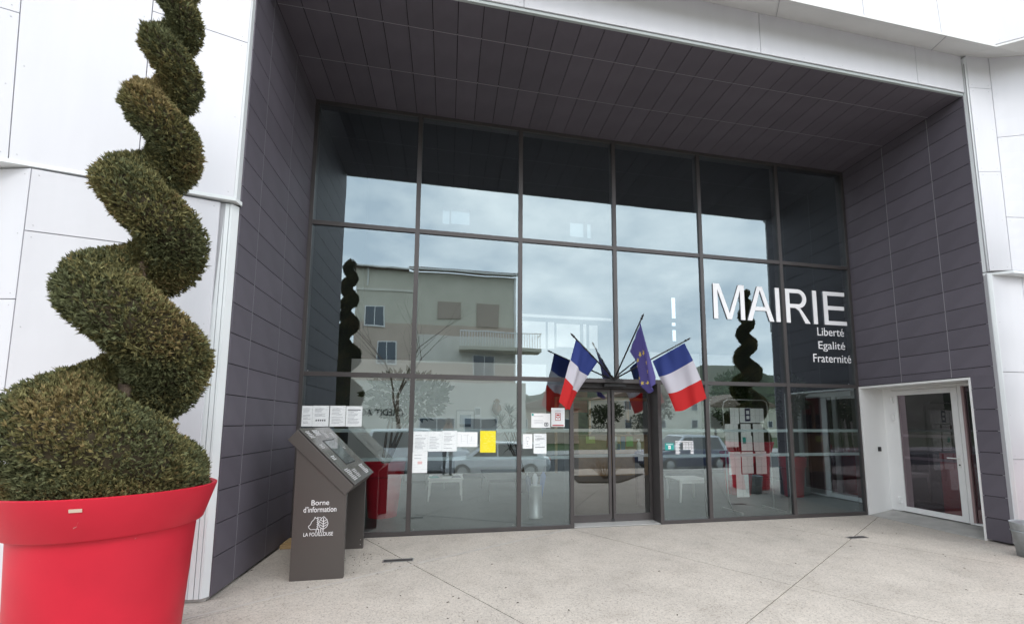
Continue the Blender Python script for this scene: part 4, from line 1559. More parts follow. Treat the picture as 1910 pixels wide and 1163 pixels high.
    for k in range(K):
        dk = d + rng.normal(0, .34, (n, 3))
        dk /= np.linalg.norm(dk, axis=1)[:, None]
        sdv = np.cross(dk, rng.normal(0, 1, (n, 3)))
        sdv /= np.linalg.norm(sdv, axis=1)[:, None]
        l = (ln_ * rng.uniform(.7, 1.05, n))[:, None]
        wd = rng.uniform(.0032, .0062, n)[:, None]
        p0 = pos - dk * l * .25
        verts[base_idx + k * 4 + 0] = p0
        verts[base_idx + k * 4 + 1] = pos + dk * l * .30 - sdv * wd
        verts[base_idx + k * 4 + 2] = pos + dk * l * .85 + sdv * wd * .2
        verts[base_idx + k * 4 + 3] = pos + dk * l * .30 + sdv * wd
    nf = n * K
    me = bpy.data.meshes.new('foliage')
    me.vertices.add(nf * 4)
    me.vertices.foreach_set('co', verts.astype(np.float32).ravel())
    me.loops.add(nf * 4)
    me.loops.foreach_set('vertex_index', np.arange(nf * 4, dtype=np.int32))
    me.polygons.add(nf)
    me.polygons.foreach_set('loop_start', np.arange(0, nf * 4, 4, dtype=np.int32))
    # patches: browner and paler on upward faces, greener elsewhere
    patch = np.sin(pos[:, 0] * 9 + pos[:, 2] * 5) + np.sin(pos[:, 1] * 11 - pos[:, 2] * 7) + .9 * nrm_[:, 2] + rng.normal(0, .8, n)
    mi = np.where(patch > 1.5, 1, np.where(patch < -.55, 2, 0))
    me.polygons.foreach_set('material_index', np.repeat(mi, K).astype(np.int32))
    for m_ in (M_LEAF1, M_LEAF2, M_LEAF3):
        me.materials.append(m_)
    me.update(calc_edges=True)
    o = bpy.data.objects.new('foliage', me)
    COL.objects.link(o)
    WL[o] = Vector((0, 0, 0))
    o.parent = t
    o['kind'] = 'stuff'
    return t


TOP = make_topiary()
TOP.location = (-.10, -2.97, 0)
WL[TOP] = Vector((-.10, -2.97, 0))
copy_tree(TOP, (9.62, -3.08, 0), .25, 'tall spiral clipped cypress in red pot, mirrored in the glass behind the big letters')

# zinc bucket at the right edge
bk = thing('zinc_bucket', (9.14, -2.38, 0), 'galvanised zinc bucket standing against the white wall at far right', 'bucket')
G().lathe([(.0, .004), (.150, .004), (.156, .0), (.195, .395), (.200, .402), (.194, .406), (.188, .395), (.15, .03), (0, .03)], (9.14, -2.38, 0), 40, cap=False).build('body', M_ZINC, bk, smooth=True)
G().lathe([(.188, .29), (.194, .295), (.194, .305), (.190, .31)], (9.14, -2.38, 0), 40, cap=False).build('rib', M_ZINC, bk, smooth=True)
G().tube([(9.14 + .2 * math.cos(a), -2.38 - .05 - .03 * math.sin(a), .36 - .12 * math.sin(a)) for a in np.linspace(0.02, PI - .02, 14)], .006, 6).build('handle', M_ZINC, bk, smooth=True)

# ------------------------------------------------------------------ interior furniture
def leg_table(x0, x1, y0, y1, h, label, m, name='coffee_table', lw_=.045, top=.03):
    t = thing(name, ((x0 + x1) / 2, (y0 + y1) / 2, 0), label, 'table')
    G().box(x0, x1, y0, y1, h - top, h).build('tabletop', m, t, bevel=.003)
    for x in (x0 + lw_, x1 - lw_):
        for y in (y0 + lw_, y1 - lw_):
            sx = math.copysign(1, x - (x0 + x1) / 2)
            G().hexa([(x - .012 + sx * .02, y - .012, 0), (x + .012 + sx * .02, y - .012, 0), (x + .012 + sx * .02, y + .012, 0), (x - .012 + sx * .02, y + .012, 0)],
                     [(x - lw_ / 2, y - lw_ / 2, h - top), (x + lw_ / 2, y - lw_ / 2, h - top), (x + lw_ / 2, y + lw_ / 2, h - top), (x - lw_ / 2, y + lw_ / 2, h - top)]).build('leg', m, t)
    G().box(x0 + .02, x1 - .02, y0 + .02, y0 + .04, h - top - .05, h - top).box(x0 + .02, x1 - .02, y1 - .04, y1 - .02, h - top - .05, h - top).build('apron', m, t)
    return t


leg_table(1.75, 2.47, 2.52, 3.25, .46, 'low white coffee table covered with magazines behind the second pane', M_LAMIN)
mags = [(1.80, 2.60, .2, M_TEAL, 'green magazine at left front of the white coffee table'), (2.04, 2.58, -.1, M_PAPER2, 'pale magazine at the front middle of the white coffee table'),
        (2.24, 2.62, .15, M_CARB, 'dark blue magazine at right front of the white coffee table'), (1.82, 2.92, -.15, M_GREYINK, 'grey magazine at left rear of the white coffee table'),
        (2.08, 2.90, .1, M_FICUS, 'dark green magazine at rear middle of the white coffee table'), (2.25, 2.94, -.2, M_PAPER, 'white magazine at right rear of the white coffee table')]
for x, y, a, m, lb in mags:
    g = G()
    ca, sa = math.cos(a), math.sin(a)
    c = [(x + px * ca - py * sa, y + px * sa + py * ca) for px, py in ((0, 0), (.19, 0), (.19, .26), (0, .26))]
    g.hexa([(p[0], p[1], .4605) for p in c], [(p[0], p[1], .470) for p in c])
    tag(g.build('magazine', m), lb, 'magazine', 'magazines on the white coffee table')
leg_table(2.95, 3.85, 2.35, 4.15, .45, 'low black table in the lobby behind the yellow sheet', M_DKWOOD, 'dark_table')
leg_table(6.78, 7.46, 1.55, 2.15, .46, 'low white side table behind the opening hours pane', M_LAMIN, 'side_table')
# cabinet with framed picture behind coffee table
t = thing('lobby_cabinet', (1.75, 5.6, 0), 'dark low cabinet against the white lobby wall behind the papers', 'cabinet')
G().box(1.0, 2.35, 5.3, 6.15, 0, .62).build('body', M_DKWOOD, t)
G().box(1.05, 1.66, 5.288, 5.299, .06, .58).build('door', M_IGREY, t)
G().box(1.70, 2.30, 5.288, 5.299, .06, .58).build('door', M_IGREY, t)
t = thing('armchair', (1.9, 4.3, 0), 'small black lobby chair behind the white coffee table', 'chair')
G().box(1.62, 2.12, 4.1, 4.6, .36, .44).build('seat', M_DKWOOD, t, bevel=.01)
G().box(1.62, 2.12, 4.56, 4.62, .44, .9).build('backrest', M_DKWOOD, t, bevel=.01)
for x in (1.66, 2.08):
    for y in (4.14, 4.56):
        G().tube([(x, y, 0), (x, y, .36)], .016, 8).build('leg', M_STEEL, t)


def framed(name, x0, x1, z0, z1, y, label, mid, cat='picture', fr=M_LAMIN, sub=None):
    t = thing(name, ((x0 + x1) / 2, y, z0), label, cat)
    G().box(x0, x1, y - .02, y, z0, z1).build('frame', fr, t)
    G().box(x0 + .03, x1 - .03, y - .024, y - .0205, z0 + .03, z1 - .03).build('mount', M_PAPER2, t)
    w, h = x1 - x0, z1 - z0
    G().box(x0 + w * .2, x1 - w * .2, y - .027, y - .0245, z0 + h * .3, z1 - h * .2).build('print', mid, t)
    if sub:
        G().box(x0 + w * .2, x1 - w * .2, y - .029, y - .0275, z0 + h * .3, z0 + h * .42).build('print', sub, t)


def bxz(u, v, y):
    return bp_y(u, v, y)


xa, za = bxz(851, 764, 6.17)
xb, zb = bxz(885, 803, 6.17)
framed('framed_picture', xa, xb, zb - .1, za, 6.195, 'framed harbour picture in pale blue on the white lobby wall', mat('picture_blue', (.34, .42, .52), .6), fr=mat('pale_frame', (.45, .47, .47), .5), sub=M_INK)
xa, za = bxz(884, 757, 6.17)
xb, zb = bxz(898, 779, 6.17)
framed('small_drawing', xa, xb, zb, za, 6.195, 'small ink drawing on white paper right of the framed harbour picture', M_GREYINK)
# carved owl-like wall ornament
t = thing('wall_ornament', (4.4, 6.14, 2.2), 'brown carved wooden ornament hanging on the white lobby wall', 'ornament')
xa, za = bxz(919, 743, 6.15)
xb, zb = bxz(934, 775, 6.15)
cx_, hh_ = (xa + xb) / 2, za - zb
G().lathe([(.02, 0), (.09, hh_ * .15), (.15, hh_ * .35), (.12, hh_ * .62), (.07, hh_ * .72), (.10, hh_ * .85), (.05, hh_ * .98), (0, hh_)], (cx_, 6.12, zb), 14, cap=False).build('body', mat('carved_wood', (.22, .11, .06), .7, var=.3, vscale=10), t, smooth=True)
G().box(cx_ - .015, cx_ + .015, 6.1, 6.14, zb - .25, zb).build('perch', M_DKWOOD, t)


def leaf_crown(center, rad, n, size, m, narrow=.3, droop=0.0, seed=1):
    r = np.random.default_rng(seed)
    g = G()
    for k in range(n):
        d = Vector(r.normal(0, 1, 3)).normalized()
        q = r.random() ** .4
        p = Vector(center) + Vector((d.x * rad[0], d.y * rad[1], d.z * rad[2])) * q
        dd = (d + Vector((0, 0, .3 - droop)) + Vector(r.normal(0, .35, 3))).normalized()
        s = dd.cross(Vector(r.normal(0, 1, 3))).normalized()
        nn = dd.cross(s)
        l = size * r.uniform(.7, 1.2)
        g.add([p, p + dd * l * .45 + s * l * narrow + nn * l * .06, p + dd * l, p + dd * l * .45 - s * l * narrow + nn * l * .06], [(0, 1, 2), (0, 2, 3)])
    return g


def potted_plant(x, y, label, crown, rad, n, size, pot_r=.30, pot_h=.86, stems=3, seed=1, narrow=.28):
    t = thing('potted_ficus', (x, y, 0), label, 'potted plant')
    k = pot_h
    G().lathe([(0, 0), (pot_r * .66, 0), (pot_r * .84, k * .74), (pot_r * .93, k * .75), (pot_r, k * .99), (pot_r * .97, k), (pot_r * .92, k * .9), (0, k * .9)], (x, y, 0), 40, cap=False).build('pot', M_RED, t)
    r = random.Random(seed)
    g = G()
    for s in range(stems):
        e = (crown[0] + r.uniform(-.5, .5) * rad[0], crown[1] + r.uniform(-.5, .5) * rad[1], crown[2] + r.uniform(-.2, .4) * rad[2])
        b = (x + r.uniform(-.05, .05), y + r.uniform(-.05, .05), k * .85)
        mid = ((b[0] * .6 + e[0] * .4) + r.uniform(-.06, .06), (b[1] * .6 + e[1] * .4), (b[2] + e[2]) / 2)
        g.tube([b, mid, e], [.028, .02, .008], 7)
    g.build('stem', M_BARK, t, smooth=True)
    f = leaf_crown(crown, rad, n, size, M_FICUS, narrow=narrow, seed=seed).build('foliage', M_FICUS, t)
    f['kind'] = 'stuff'
    return t


potted_plant(1.06, 1.36, 'leafy indoor tree in a red pot behind the first lower pane', (1.42, 1.35, 2.05), (.72, .5, .42), 620, .16, pot_r=.36, pot_h=.92, stems=5, seed=4)
potted_plant(8.72, 2.35, 'dense dark indoor ficus in a red pot behind the notice rack', (8.60, 2.3, 2.15), (.40, .4, .62), 1500, .13, pot_r=.38, pot_h=.95, seed=5)
potted_plant(9.72, 1.85, 'sparser indoor ficus in a red pot at the rightmost lower pane', (9.70, 1.85, 2.2), (.36, .36, .5), 500, .13, pot_r=.28, pot_h=.86, seed=6)
# dracaena: rosettes of narrow leaves on canes
t = thing('dracaena', (3.95, 3.4, 0), 'spiky dracaena with narrow dark leaves behind the notices left of entrance', 'potted plant')
G().lathe([(0, 0), (.16, 0), (.2, .36), (0, .34)], (3.95, 3.4, 0), 24, cap=False).build('pot', M_DKWOOD, t)
heads = [bp_y(950, 772, 3.4), bp_y(934, 790, 3.4), bp_y(952, 800, 3.4), bp_y(951, 835, 3.4)]
g = G()
gl = G()
for hx, hz in heads:
    g.tube([(3.95, 3.4, .3), ((3.95 + hx) / 2, 3.4, (hz + .3) / 2), (hx, 3.4, hz)], .014, 6)
    for k in range(46):
        a, el = random.uniform(0, 2 * PI), random.uniform(-.5, 1.3)
        d = Vector((math.cos(a) * math.cos(el), math.sin(a) * math.cos(el), math.sin(el)))
        s = d.cross(Vector((0, 0, 1))).normalized() * .012
        p = Vector((hx, 3.4, hz))
        q = p + d * .2
        e = p + d * .36 + Vector((0, 0, -.05))
        gl.add([p - s * .6, p + s * .6, q + s, q - s, e], [(0, 1, 2, 3), (3, 2, 4)])
g.build('canes', M_BARK, t)
gl.build('foliage', M_DRAC, t, kind='stuff')

# umbrella stand with umbrellas
t = thing('umbrella_stand', (3.62, .78, 0), 'round grey metal umbrella stand behind the pane left of entrance', 'umbrella stand')
G().lathe([(0, .004), (.125, .0), (.125, .02), (.115, .025), (.115, .53), (.122, .54), (.112, .545), (.108, .03), (0, .03)], (3.62, .78, 0), 36, cap=False).build('cylinder', mat('brushed_metal', (.5, .53, .55), .4, metal=.5), t, smooth=True)
for k, (dx, dy, tx, m, lb) in enumerate(((-.06, 0, -.09, M_CARB, 'blue folded umbrella leaning left in the metal stand'), (.0, .03, .0, mat('umbrella_white', (.7, .74, .8), .7), 'white folded umbrella in the middle of the metal stand'), (.05, -.03, .10, mat('umbrella_blue', (.12, .2, .48), .7), 'mid blue folded umbrella leaning right in the metal stand'))):
    u = thing('umbrella', (3.62 + dx, .78 + dy, .04), lb, 'umbrella', 'folded umbrellas in the stand')
    b, e = Vector((3.62 + dx, .78 + dy, .06)), Vector((3.62 + dx + tx, .78 + dy, .78 + .03 * k))
    G().tube([b.lerp(e, .1), b.lerp(e, .5), b.lerp(e, .8), b.lerp(e, .9)], [.012, .035, .05, .02], 9).build('canopy', m, u)
    G().tube([b, e, e + Vector((.02, 0, .03)), e + Vector((.05, 0, .02))], .007, 6).build('shaft', M_STEEL, u)

# reception counter
t = thing('reception_counter', (7.3, 6.2, 0), 'light wooden reception counter with posters seen through the entrance', 'counter')
G().box(6.05, 8.5, 5.95, 6.0, 0, 1.2).box(6.05, 8.5, 6.0, 6.6, 1.15, 1.2).box(6.05, 6.1, 6.0, 6.6, 0, 1.15).build('body', M_WOOD, t)
G().box(6.0, 8.55, 5.9, 6.65, 1.2, 1.24).build('worktop', mat('worktop', (.24, .12, .06), .4), t)
POST = [(1093, 813, 1110, 826, mat('lime_paper', (.55, .62, .16), .6), 'pale lime sheet on the wooden counter front, left end'), (1146, 812, 1152, 836, M_PAPER2, 'narrow white sheet on the wooden counter, left of the blue and yellow ones'),
        (1150, 812, 1157, 824, mat('cream_paper', (.75, .65, .4), .6), 'cream sheet on the wooden counter above a blue sign'), (1150, 827, 1157, 838, mat('blue_paper', (.05, .12, .3), .6), 'small blue sign under the cream sheet on the counter'),
        (1158, 812, 1166, 838, mat('blue_poster', (.06, .14, .32), .6), 'tall blue poster on the wooden counter'), (1168, 812, 1181, 832, mat('green_poster', (.22, .6, .12), .6), 'bright green poster on the wooden counter, rightmost')]
for u0, v0, u1, v1, m, lb in POST:
    xa, za = bp_y(u0, v0, 5.94)
    xb, zb = bp_y(u1, v1, 5.94)
    tag(G().box(xa, xb, 5.936, 5.944, zb, za).build('counter_poster', m), lb, 'poster', 'posters on the counter front')
t = thing('desk_monitor', (7.9, 6.2, 1.241), 'black computer monitor on the reception counter', 'monitor')
G().box(7.7, 8.15, 6.2, 6.23, 1.32, 1.62).build('screen', M_BLACK, t)
G().box(7.88, 7.97, 6.2, 6.25, 1.245, 1.34).box(7.8, 8.05, 6.12, 6.32, 1.2405, 1.25).build('foot', M_BLACK, t)
# timber framed glazing behind the counter
t = thing('office_screen', (7.4, 6.95, 0), 'timber framed office screen behind the reception counter', 'partition')
g = G()
for x in (5.6, 6.75, 8.1, 9.4):
    g.box(x - .04, x + .04, 6.9, 6.98, 0, 2.35)
g.box(5.56, 9.44, 6.9, 6.98, 2.352, 2.45)
g.build('frame', M_WOOD, t)
G().box(5.3, 6.7, 6.985, 7.0, 1.95, 2.9).build('flag_reflection', mat('flag_reflection_red', (.35, .06, .04), .7), t)  # red sheet stands in for the left flag's red stripe mirrored in the glass
G().box(8.12, 9.36, 6.93, 6.945, .0, 2.35).build('grey_panel', M_IGREY, t)
# sanitiser post
t = thing('sanitiser_post', (5.86, 1.46, 0), 'slim black hand sanitiser post just inside the entrance', 'post')
G().box(5.80, 5.95, 1.42, 1.54, 0, 1.05).build('column', M_BLACK, t, bevel=.005)
G().box(5.82, 5.93, 1.4185, 1.4195, .86, .96).build('plate', M_PAPER2, t)
t = thing('sanitiser_bottle', (5.865, 1.48, 1.052), 'white pump bottle standing on the black sanitiser post', 'bottle')
G().lathe([(0, 0), (.04, 0), (.042, .12), (.03, .17), (.012, .18), (.012, .21), (0, .21)], (5.87, 1.48, 1.052), 16, cap=False).build('body', M_LAMIN, t, smooth=True)
G().box(5.83, 5.885, 1.465, 1.495, 1.263, 1.285).build('pump', M_LAMIN, t)
# notice rack: steel tube frame with wire grid carrying papers
RY = .62
t = thing('notice_rack', (7.74, RY, 0), 'steel tube notice rack with wire grid behind the fifth pane', 'notice rack')
x0, x1 = 7.20, 8.13
G().tube([(x0 + .06, RY, .04), (x0 - .01, RY, .2), (x0 - .05, RY, 1.9), (x0 - .02, RY, 2.0), (x0 + .06, RY, 2.04), (x1 - .12, RY, 2.04), (x1 - .04, RY, 2.0), (x1 - .03, RY, 1.9), (x1, RY, .2), (x1, RY, .04)], .012, 8).build('tube_frame', M_STEEL, t, smooth=True)
for x in (x0 + .06, x1):
    G().box(x - .02, x + .02, RY - .28, RY + .28, .0, .035).build('foot', M_STEEL, t)
g = G()
for k in range(9):
    x = x0 + .05 + (x1 - x0 - .1) * k / 8
    g.tube([(x, RY, .3), (x, RY, 1.95)], .0025, 5)
for k in range(14):
    z = .32 + 1.6 * k / 13
    g.tube([(x0, RY - .004, z), (x1, RY - .004, z)], .0025, 5)
g.build('wire_grid', M_DARKFR, t)
RP = [(1361, 760, 1379, 790, 'white sheets at top left of the steel notice rack', M_PAPER2), (1379, 760, 1401, 788, 'printed sheet at top middle of the rack, left of dark leaflet', M_PAPER), (1400, 761, 1425, 788, 'white sheets at top right of the notice rack', M_PAPER2),
      (1352, 790, 1378, 833, 'white sheet sticking out at the left of the notice rack', M_PAPER2), (1381, 790, 1401, 812, 'white sheet in the centre under the printed one on the rack', M_PAPER2), (1404, 790, 1426, 840, 'white sheets down the right side of the notice rack', M_PAPER2),
      (1382, 812, 1404, 840, 'white sheet with a small teal picture in the rack centre', M_PAPER2), (1359, 842, 1383, 884, 'white sheets at lower left of the notice rack', M_PAPER2), (1383, 842, 1406, 882, 'white sheets at lower centre of the notice rack', M_PAPER2),
      (1409, 841, 1431, 883, 'white sheets at lower right of the notice rack', M_PAPER2), (1373, 884, 1398, 926, 'lowest curling white sheets at the foot of the notice rack', M_PAPER2)]
for u0, v0, u1, v1, lb, m in RP:
    xa, za = bp_y(u0, v0, RY - .012)
    xb, zb = bp_y(u1, v1, RY - .012)
    t = thing('rack_sheet', ((xa + xb) / 2, RY - .012, zb), lb, 'notice', 'papers clipped on the notice rack')
    G().box(xa, xb, RY - .0125, RY - .0105, zb, za).build('sheet', m, t)
    if 'teal' in lb:
        G().box(xa + .03, xa + .10, RY - .0140, RY - .013, zb + .13, zb + .25).build('picture', M_TEAL, t)
    g = G()
    nx, nz = max(1, round((xb - xa) / .105)), max(1, round((za - zb) / .148))
    for k in range(1, nx):
        x = xa + (xb - xa) * k / nx
        g.box(x - .0014, x + .0014, RY - .0142, RY - .0130, zb + .004, za - .004)
    for k in range(1, nz):
        z = zb + (za - zb) * k / nz
        g.box(xa + .003, xb - .003, RY - .0138, RY - .0130, z - .0014, z + .0014)
    if g.v:
        g.build('fold_lines', M_GREYINK, t)
xa, za = bp_y(1389, 761, RY - .02)
xb, zb = bp_y(1400, 785, RY - .02)
t = thing('dark_leaflet', ((xa + xb) / 2, RY - .02, zb), 'navy leaflet with two white squares clipped at the rack top', 'leaflet')
G().box(xa, xb, RY - .0185, RY - .0165, zb, za).build('sheet', M_NAVY, t)
w_, h_ = xb - xa, za - zb
for f0, f1 in ((.55, .82), (.16, .42)):
    G().box(xa + w_ * .25, xb - w_ * .2, RY - .020, RY - .0188, zb + h_ * f0, zb + h_ * f1).build('white_square', M_PAPER2, t)

# ------------------------------------------------------------------ street side, seen mirrored in the glass
bank = thing('bank_building', (1.3, -25.2, -.6), 'four storey ochre and pink bank building with balcony across the street, mirrored', 'building')
BY = -25.2
G().box(-6.8, 8.0, BY - 9, BY, -1, 4.6).build('ground_floor', M_STUCCOC, bank)
G().box(-4.65, 7.2, BY - 8, BY - .02, 4.6, 8.9).build('middle_wall', M_STUCCOP, bank)
G().box(-4.65, 7.2, BY - 8, BY - .03, 8.9, 12.9).build('upper_wall', M_STUCCO, bank)
G().box(-.2, 7.2, BY - .019, BY + .03, 6.0, 8.1).build('cream_band', M_STUCCOC, bank)
G().box(-4.9, -.9, BY - 8.3, BY + .35, 12.9, 13.05).build('roof', M_TILE, bank)
rf = G().hexa([(-.9, BY + .5, 12.95), (7.5, BY + .5, 12.95), (7.5, BY - 4, 14.4), (-.9, BY - 4, 14.4)], [(-.9, BY + .5, 13.07), (7.5, BY + .5, 13.07), (7.5, BY - 4, 14.52), (-.9, BY - 4, 14.52)]).build('roof', M_TILE, bank)
g = G()
for k in range(42):
    x = -.8 + k * .2
    g.tube([(x, BY + .52, 13.06), (x, BY - 3.9, 14.50)], .075, 6)
g.build('roof_tiles', M_TILE, rf, kind='stuff')
G().tube([(-4.9, BY + .42, 12.95), (-.9, BY + .42, 12.95)], .07, 8).tube([(-.9, BY + .58, 12.95), (7.5, BY + .58, 12.95)], .07, 8).build('gutter', M_LAMIN, bank)
G().tube([(7.1, BY + .06, 12.9), (7.1, BY + .06, 4.7)], .05, 8).tube([(-3.85, BY + .06, 12.9), (-3.85, BY + .06, 11.6)], .05, 8).build('downpipe', M_LAMIN, bank)
G().box(-4.65, -.5, BY - .03, BY + .05, 11.25, 11.4).build('string_course', M_STUCCOC, bank)
for (xa, xb, za, zb, op) in ((-3.86, -2.6, 8.65, 10.0, 0), (-2.9, -1.7, 5.9, 7.4, 0), (1.3, 2.9, 9.5, 10.6, 1), (4.2, 5.8, 8.95, 10.6, 1), (4.0, 5.5, 5.0, 6.6, 0), (-5.8, -4.2, .2, 1.9, 0), (.2, 2.6, .0, 1.9, 0), (3.4, 5.8, .0, 1.9, 0)):
    f = G().box(xa - .08, xb + .08, BY - .02, BY + .07, za - .1, zb + .08).build('window', M_LAMIN if not op else M_SHUT, bank)
    G().box(xa, (xa + xb) / 2 - .03, BY + .071, BY + .08, za, zb).build('pane', M_FACWIN if not op else M_SHUT, f)
    G().box((xa + xb) / 2 + .03, xb, BY + .071, BY + .08, za, zb).build('pane', M_FACWIN if not op else M_SHUT, f)
b_ = G().box(2.9, 8.9, BY, BY + 1.5, 6.85, 7.10).build('balcony', M_STUCCO, bank)
for k in range(31):
    G().tube([(2.95 + k * .195, BY + 1.45, 7.1), (2.95 + k * .195, BY + 1.45, 8.2)], .03, 5).build('baluster', M_LAMIN, b_)
G().tube([(2.9, BY + 1.45, 8.22), (8.9, BY + 1.45, 8.22), (8.9, BY + .05, 8.22)], .05, 6).build('handrail', M_LAMIN, b_)
g = text_mesh('CREDIT AGRICOLE', (-1.0, BY + .03, 2.1), (-1, 0, 0), (0, 0, 1), 4.9, .46, depth=.05)
g.build('shop_lettering', [M_BLACK, M_BLACK], bank)
G().box(-6.2, -.6, BY + .001, BY + .02, 1.95, 2.65).build('sign_board', M_STUCCOC, bank)


def house(x, y, w, d, h, m, label, roof=True):
    t = thing('far_house', (x, y, -1), label, 'house')
    G().box(x - w / 2, x + w / 2, y - d, y, -1.5, h).build('wall', m, t)
    G().prism([(x - w / 2 - .4, y + .4, h), (x + w / 2 + .4, y + .4, h), (x, y + .4, h + w * .16)], (0, -d - .8, 0)).build('roof', M_TILE, t)
    for k in range(3):
        for s in range(2):
            xx = x - w / 2 + w * (k + .5) / 3
            zz_2 = .8 + s * 2.8
            if zz_2 + 1.4 < h:
                f = G().box(xx - .6, xx + .6, y - .02, y + .05, zz_2, zz_2 + 1.4).build('window', M_LAMIN, t)
                G().box(xx - .5, xx + .5, y + .051, y + .06, zz_2 + .1, zz_2 + 1.3).build('pane', M_FACWIN, f)


house(34, -52, 16, 10, 5.5, M_STUCCOC, 'cream house far across the road, mirrored right of the flags')
house(62, -70, 18, 12, 5.0, M_STUCCO, 'ochre house far away below the wooded hill, mirrored at right')
house(14.5, -46, 9, 8, 3.4, M_STUCCOP, 'pinkish low house behind the bank balcony, mirrored near the flags')

# hills
hn = 70
hg = G()
for i in range(hn + 1):
    x = -320 + 900 * i / hn
    h = 33 + 9 * math.sin(i * .31 + 1) + 6 * math.sin(i * .83) + 3 * math.sin(i * 2.1)
    for j, (yy, f) in enumerate(((-150, -.1), (-185, .45), (-230, .85), (-280, 1.0), (-340, .9))):
        hg.v.append((x, yy - 4 * math.sin(i * 1.7 + j), -2 + h * f + 1.6 * math.sin(i * 2.9 + j * 2)))
for i in range(hn):
    for j in range(4):
        hg.f.append((i * 5 + j, (i + 1) * 5 + j, (i + 1) * 5 + j + 1, i * 5 + j + 1))
        hg.m.append(0)
hg.build('hills', M_HILL, origin=(0, -250, 0), kind='structure')


def bare_tree(base, h, seed, label):
    r = random.Random(seed)
    t = thing('bare_tree', base, label, 'tree')
    g, gb = G(), G()

    def grow(p, d, l, rad, depth):
        pts, rs = [p], [rad]
        for k in range(4):
            d = (d + Vector((r.uniform(-.16, .16), r.uniform(-.16, .16), r.uniform(-.02, .12)))).normalized()
            pts.append(pts[-1] + d * l / 4)
            rs.append(rad * (1 - .12 * (k + 1)))
        (g if depth == 0 else gb).tube(pts, rs, 6 if depth < 2 else 4)
        if depth < 4:
            for q in range(3 if depth < 3 else 2):
                a = r.uniform(0, 2 * PI)
                sp = r.uniform(.35, .75)
                nd = (d + Vector((math.cos(a) * sp, math.sin(a) * sp, r.uniform(-.05, .3)))).normalized()
                grow(pts[r.choice((2, 3, 4)) if q else 4], nd, l * r.uniform(.55, .8), rs[-1] * .74, depth + 1)

    grow(Vector(base), Vector((0, 0, 1)), h * .36, .13, 0)
    g.build('trunk', M_BARK, t, smooth=True)
    gb.build('branches', M_BARK, t)


bare_tree((.15, -12.4, -.6), 9.4, 11, 'bare young street tree across the paving, mirrored in the first panes')


def leafy_tree(x, y, z, h, r_, label, seed, m):
    t = thing('leafy_tree', (x, y, z), label, 'tree', 'trees beyond the road')
    G().tube([(x, y, z), (x + .1, y, z + h * .3), (x, y, z + h * .6)], [h * .03, h * .022, h * .012], 7).build('trunk', M_BARK, t)
    g = G()
    rr_ = random.Random(seed)
    for q in range(7):
        c = (x + rr_.uniform(-.5, .5) * r_, y + rr_.uniform(-.5, .5) * r_, z + h * .62 + rr_.uniform(-.25, .3) * h)
        sub = leaf_crown(c, (r_ * .5, r_ * .5, h * .16), 220, h * .06, m, seed=seed * 10 + q)
        g.add(sub.v, sub.f)
    g.build('crown', m, t, kind='stuff')


M_TREE = mat('tree_leaf', (.045, .060, .024), .8, island=.5)
for k, (x, y, h, r_, lb) in enumerate(((26, -40, 6, 2.6, 'rounded dark tree beyond the road, left in the mirrored row'), (47, -58, 7, 3.0, 'dark green tree beyond the road in front of the wooded hill'), (19, -36, 4.5, 1.9, 'smaller bushy tree beyond the road close to the bank corner'), (-16, -34, 7, 3.0, 'dark tree beyond the road left of the bank'))):
    leafy_tree(x, y, -1, h, r_, lb, 30 + k, M_TREE)

# planting bed with twiggy shrub, right of the camera
bed = G().prism([(5.6, -4.1, .0), (6.7, -3.95, 0), (8.2, -5.6, 0), (5.8, -5.4, 0)], (0, 0, .035)).build('planting_bed', M_SOIL, origin=(6.5, -4.8, 0), kind='structure')
t = thing('twiggy_shrub', (6.6, -4.75, .03), 'leafless twiggy shrub in the bare soil bed, mirrored in the entrance', 'shrub')
g = G()
for k in range(46):
    a, e = random.uniform(0, 2 * PI), random.uniform(.5, 1.4)
    d = Vector((math.cos(a) * math.cos(e), math.sin(a) * math.cos(e), math.sin(e)))
    p = Vector((6.6 + .05 * math.cos(a), -4.75 + .05 * math.sin(a), .03))
    l = random.uniform(.4, .8)
    q = p + d * l * .5 + Vector((0, 0, .03))
    g.tube([p, q, p + d * l + Vector((random.uniform(-.08, .08), random.uniform(-.08, .08), .02))], [.006, .004, .002], 4)
    g.tube([q, q + (d + Vector((random.uniform(-.6, .6), random.uniform(-.6, .6), .2))).normalized() * l * .4], [.003, .0015], 4)
g.build('twigs', mat('twig', (.20, .13, .08), .9), t)


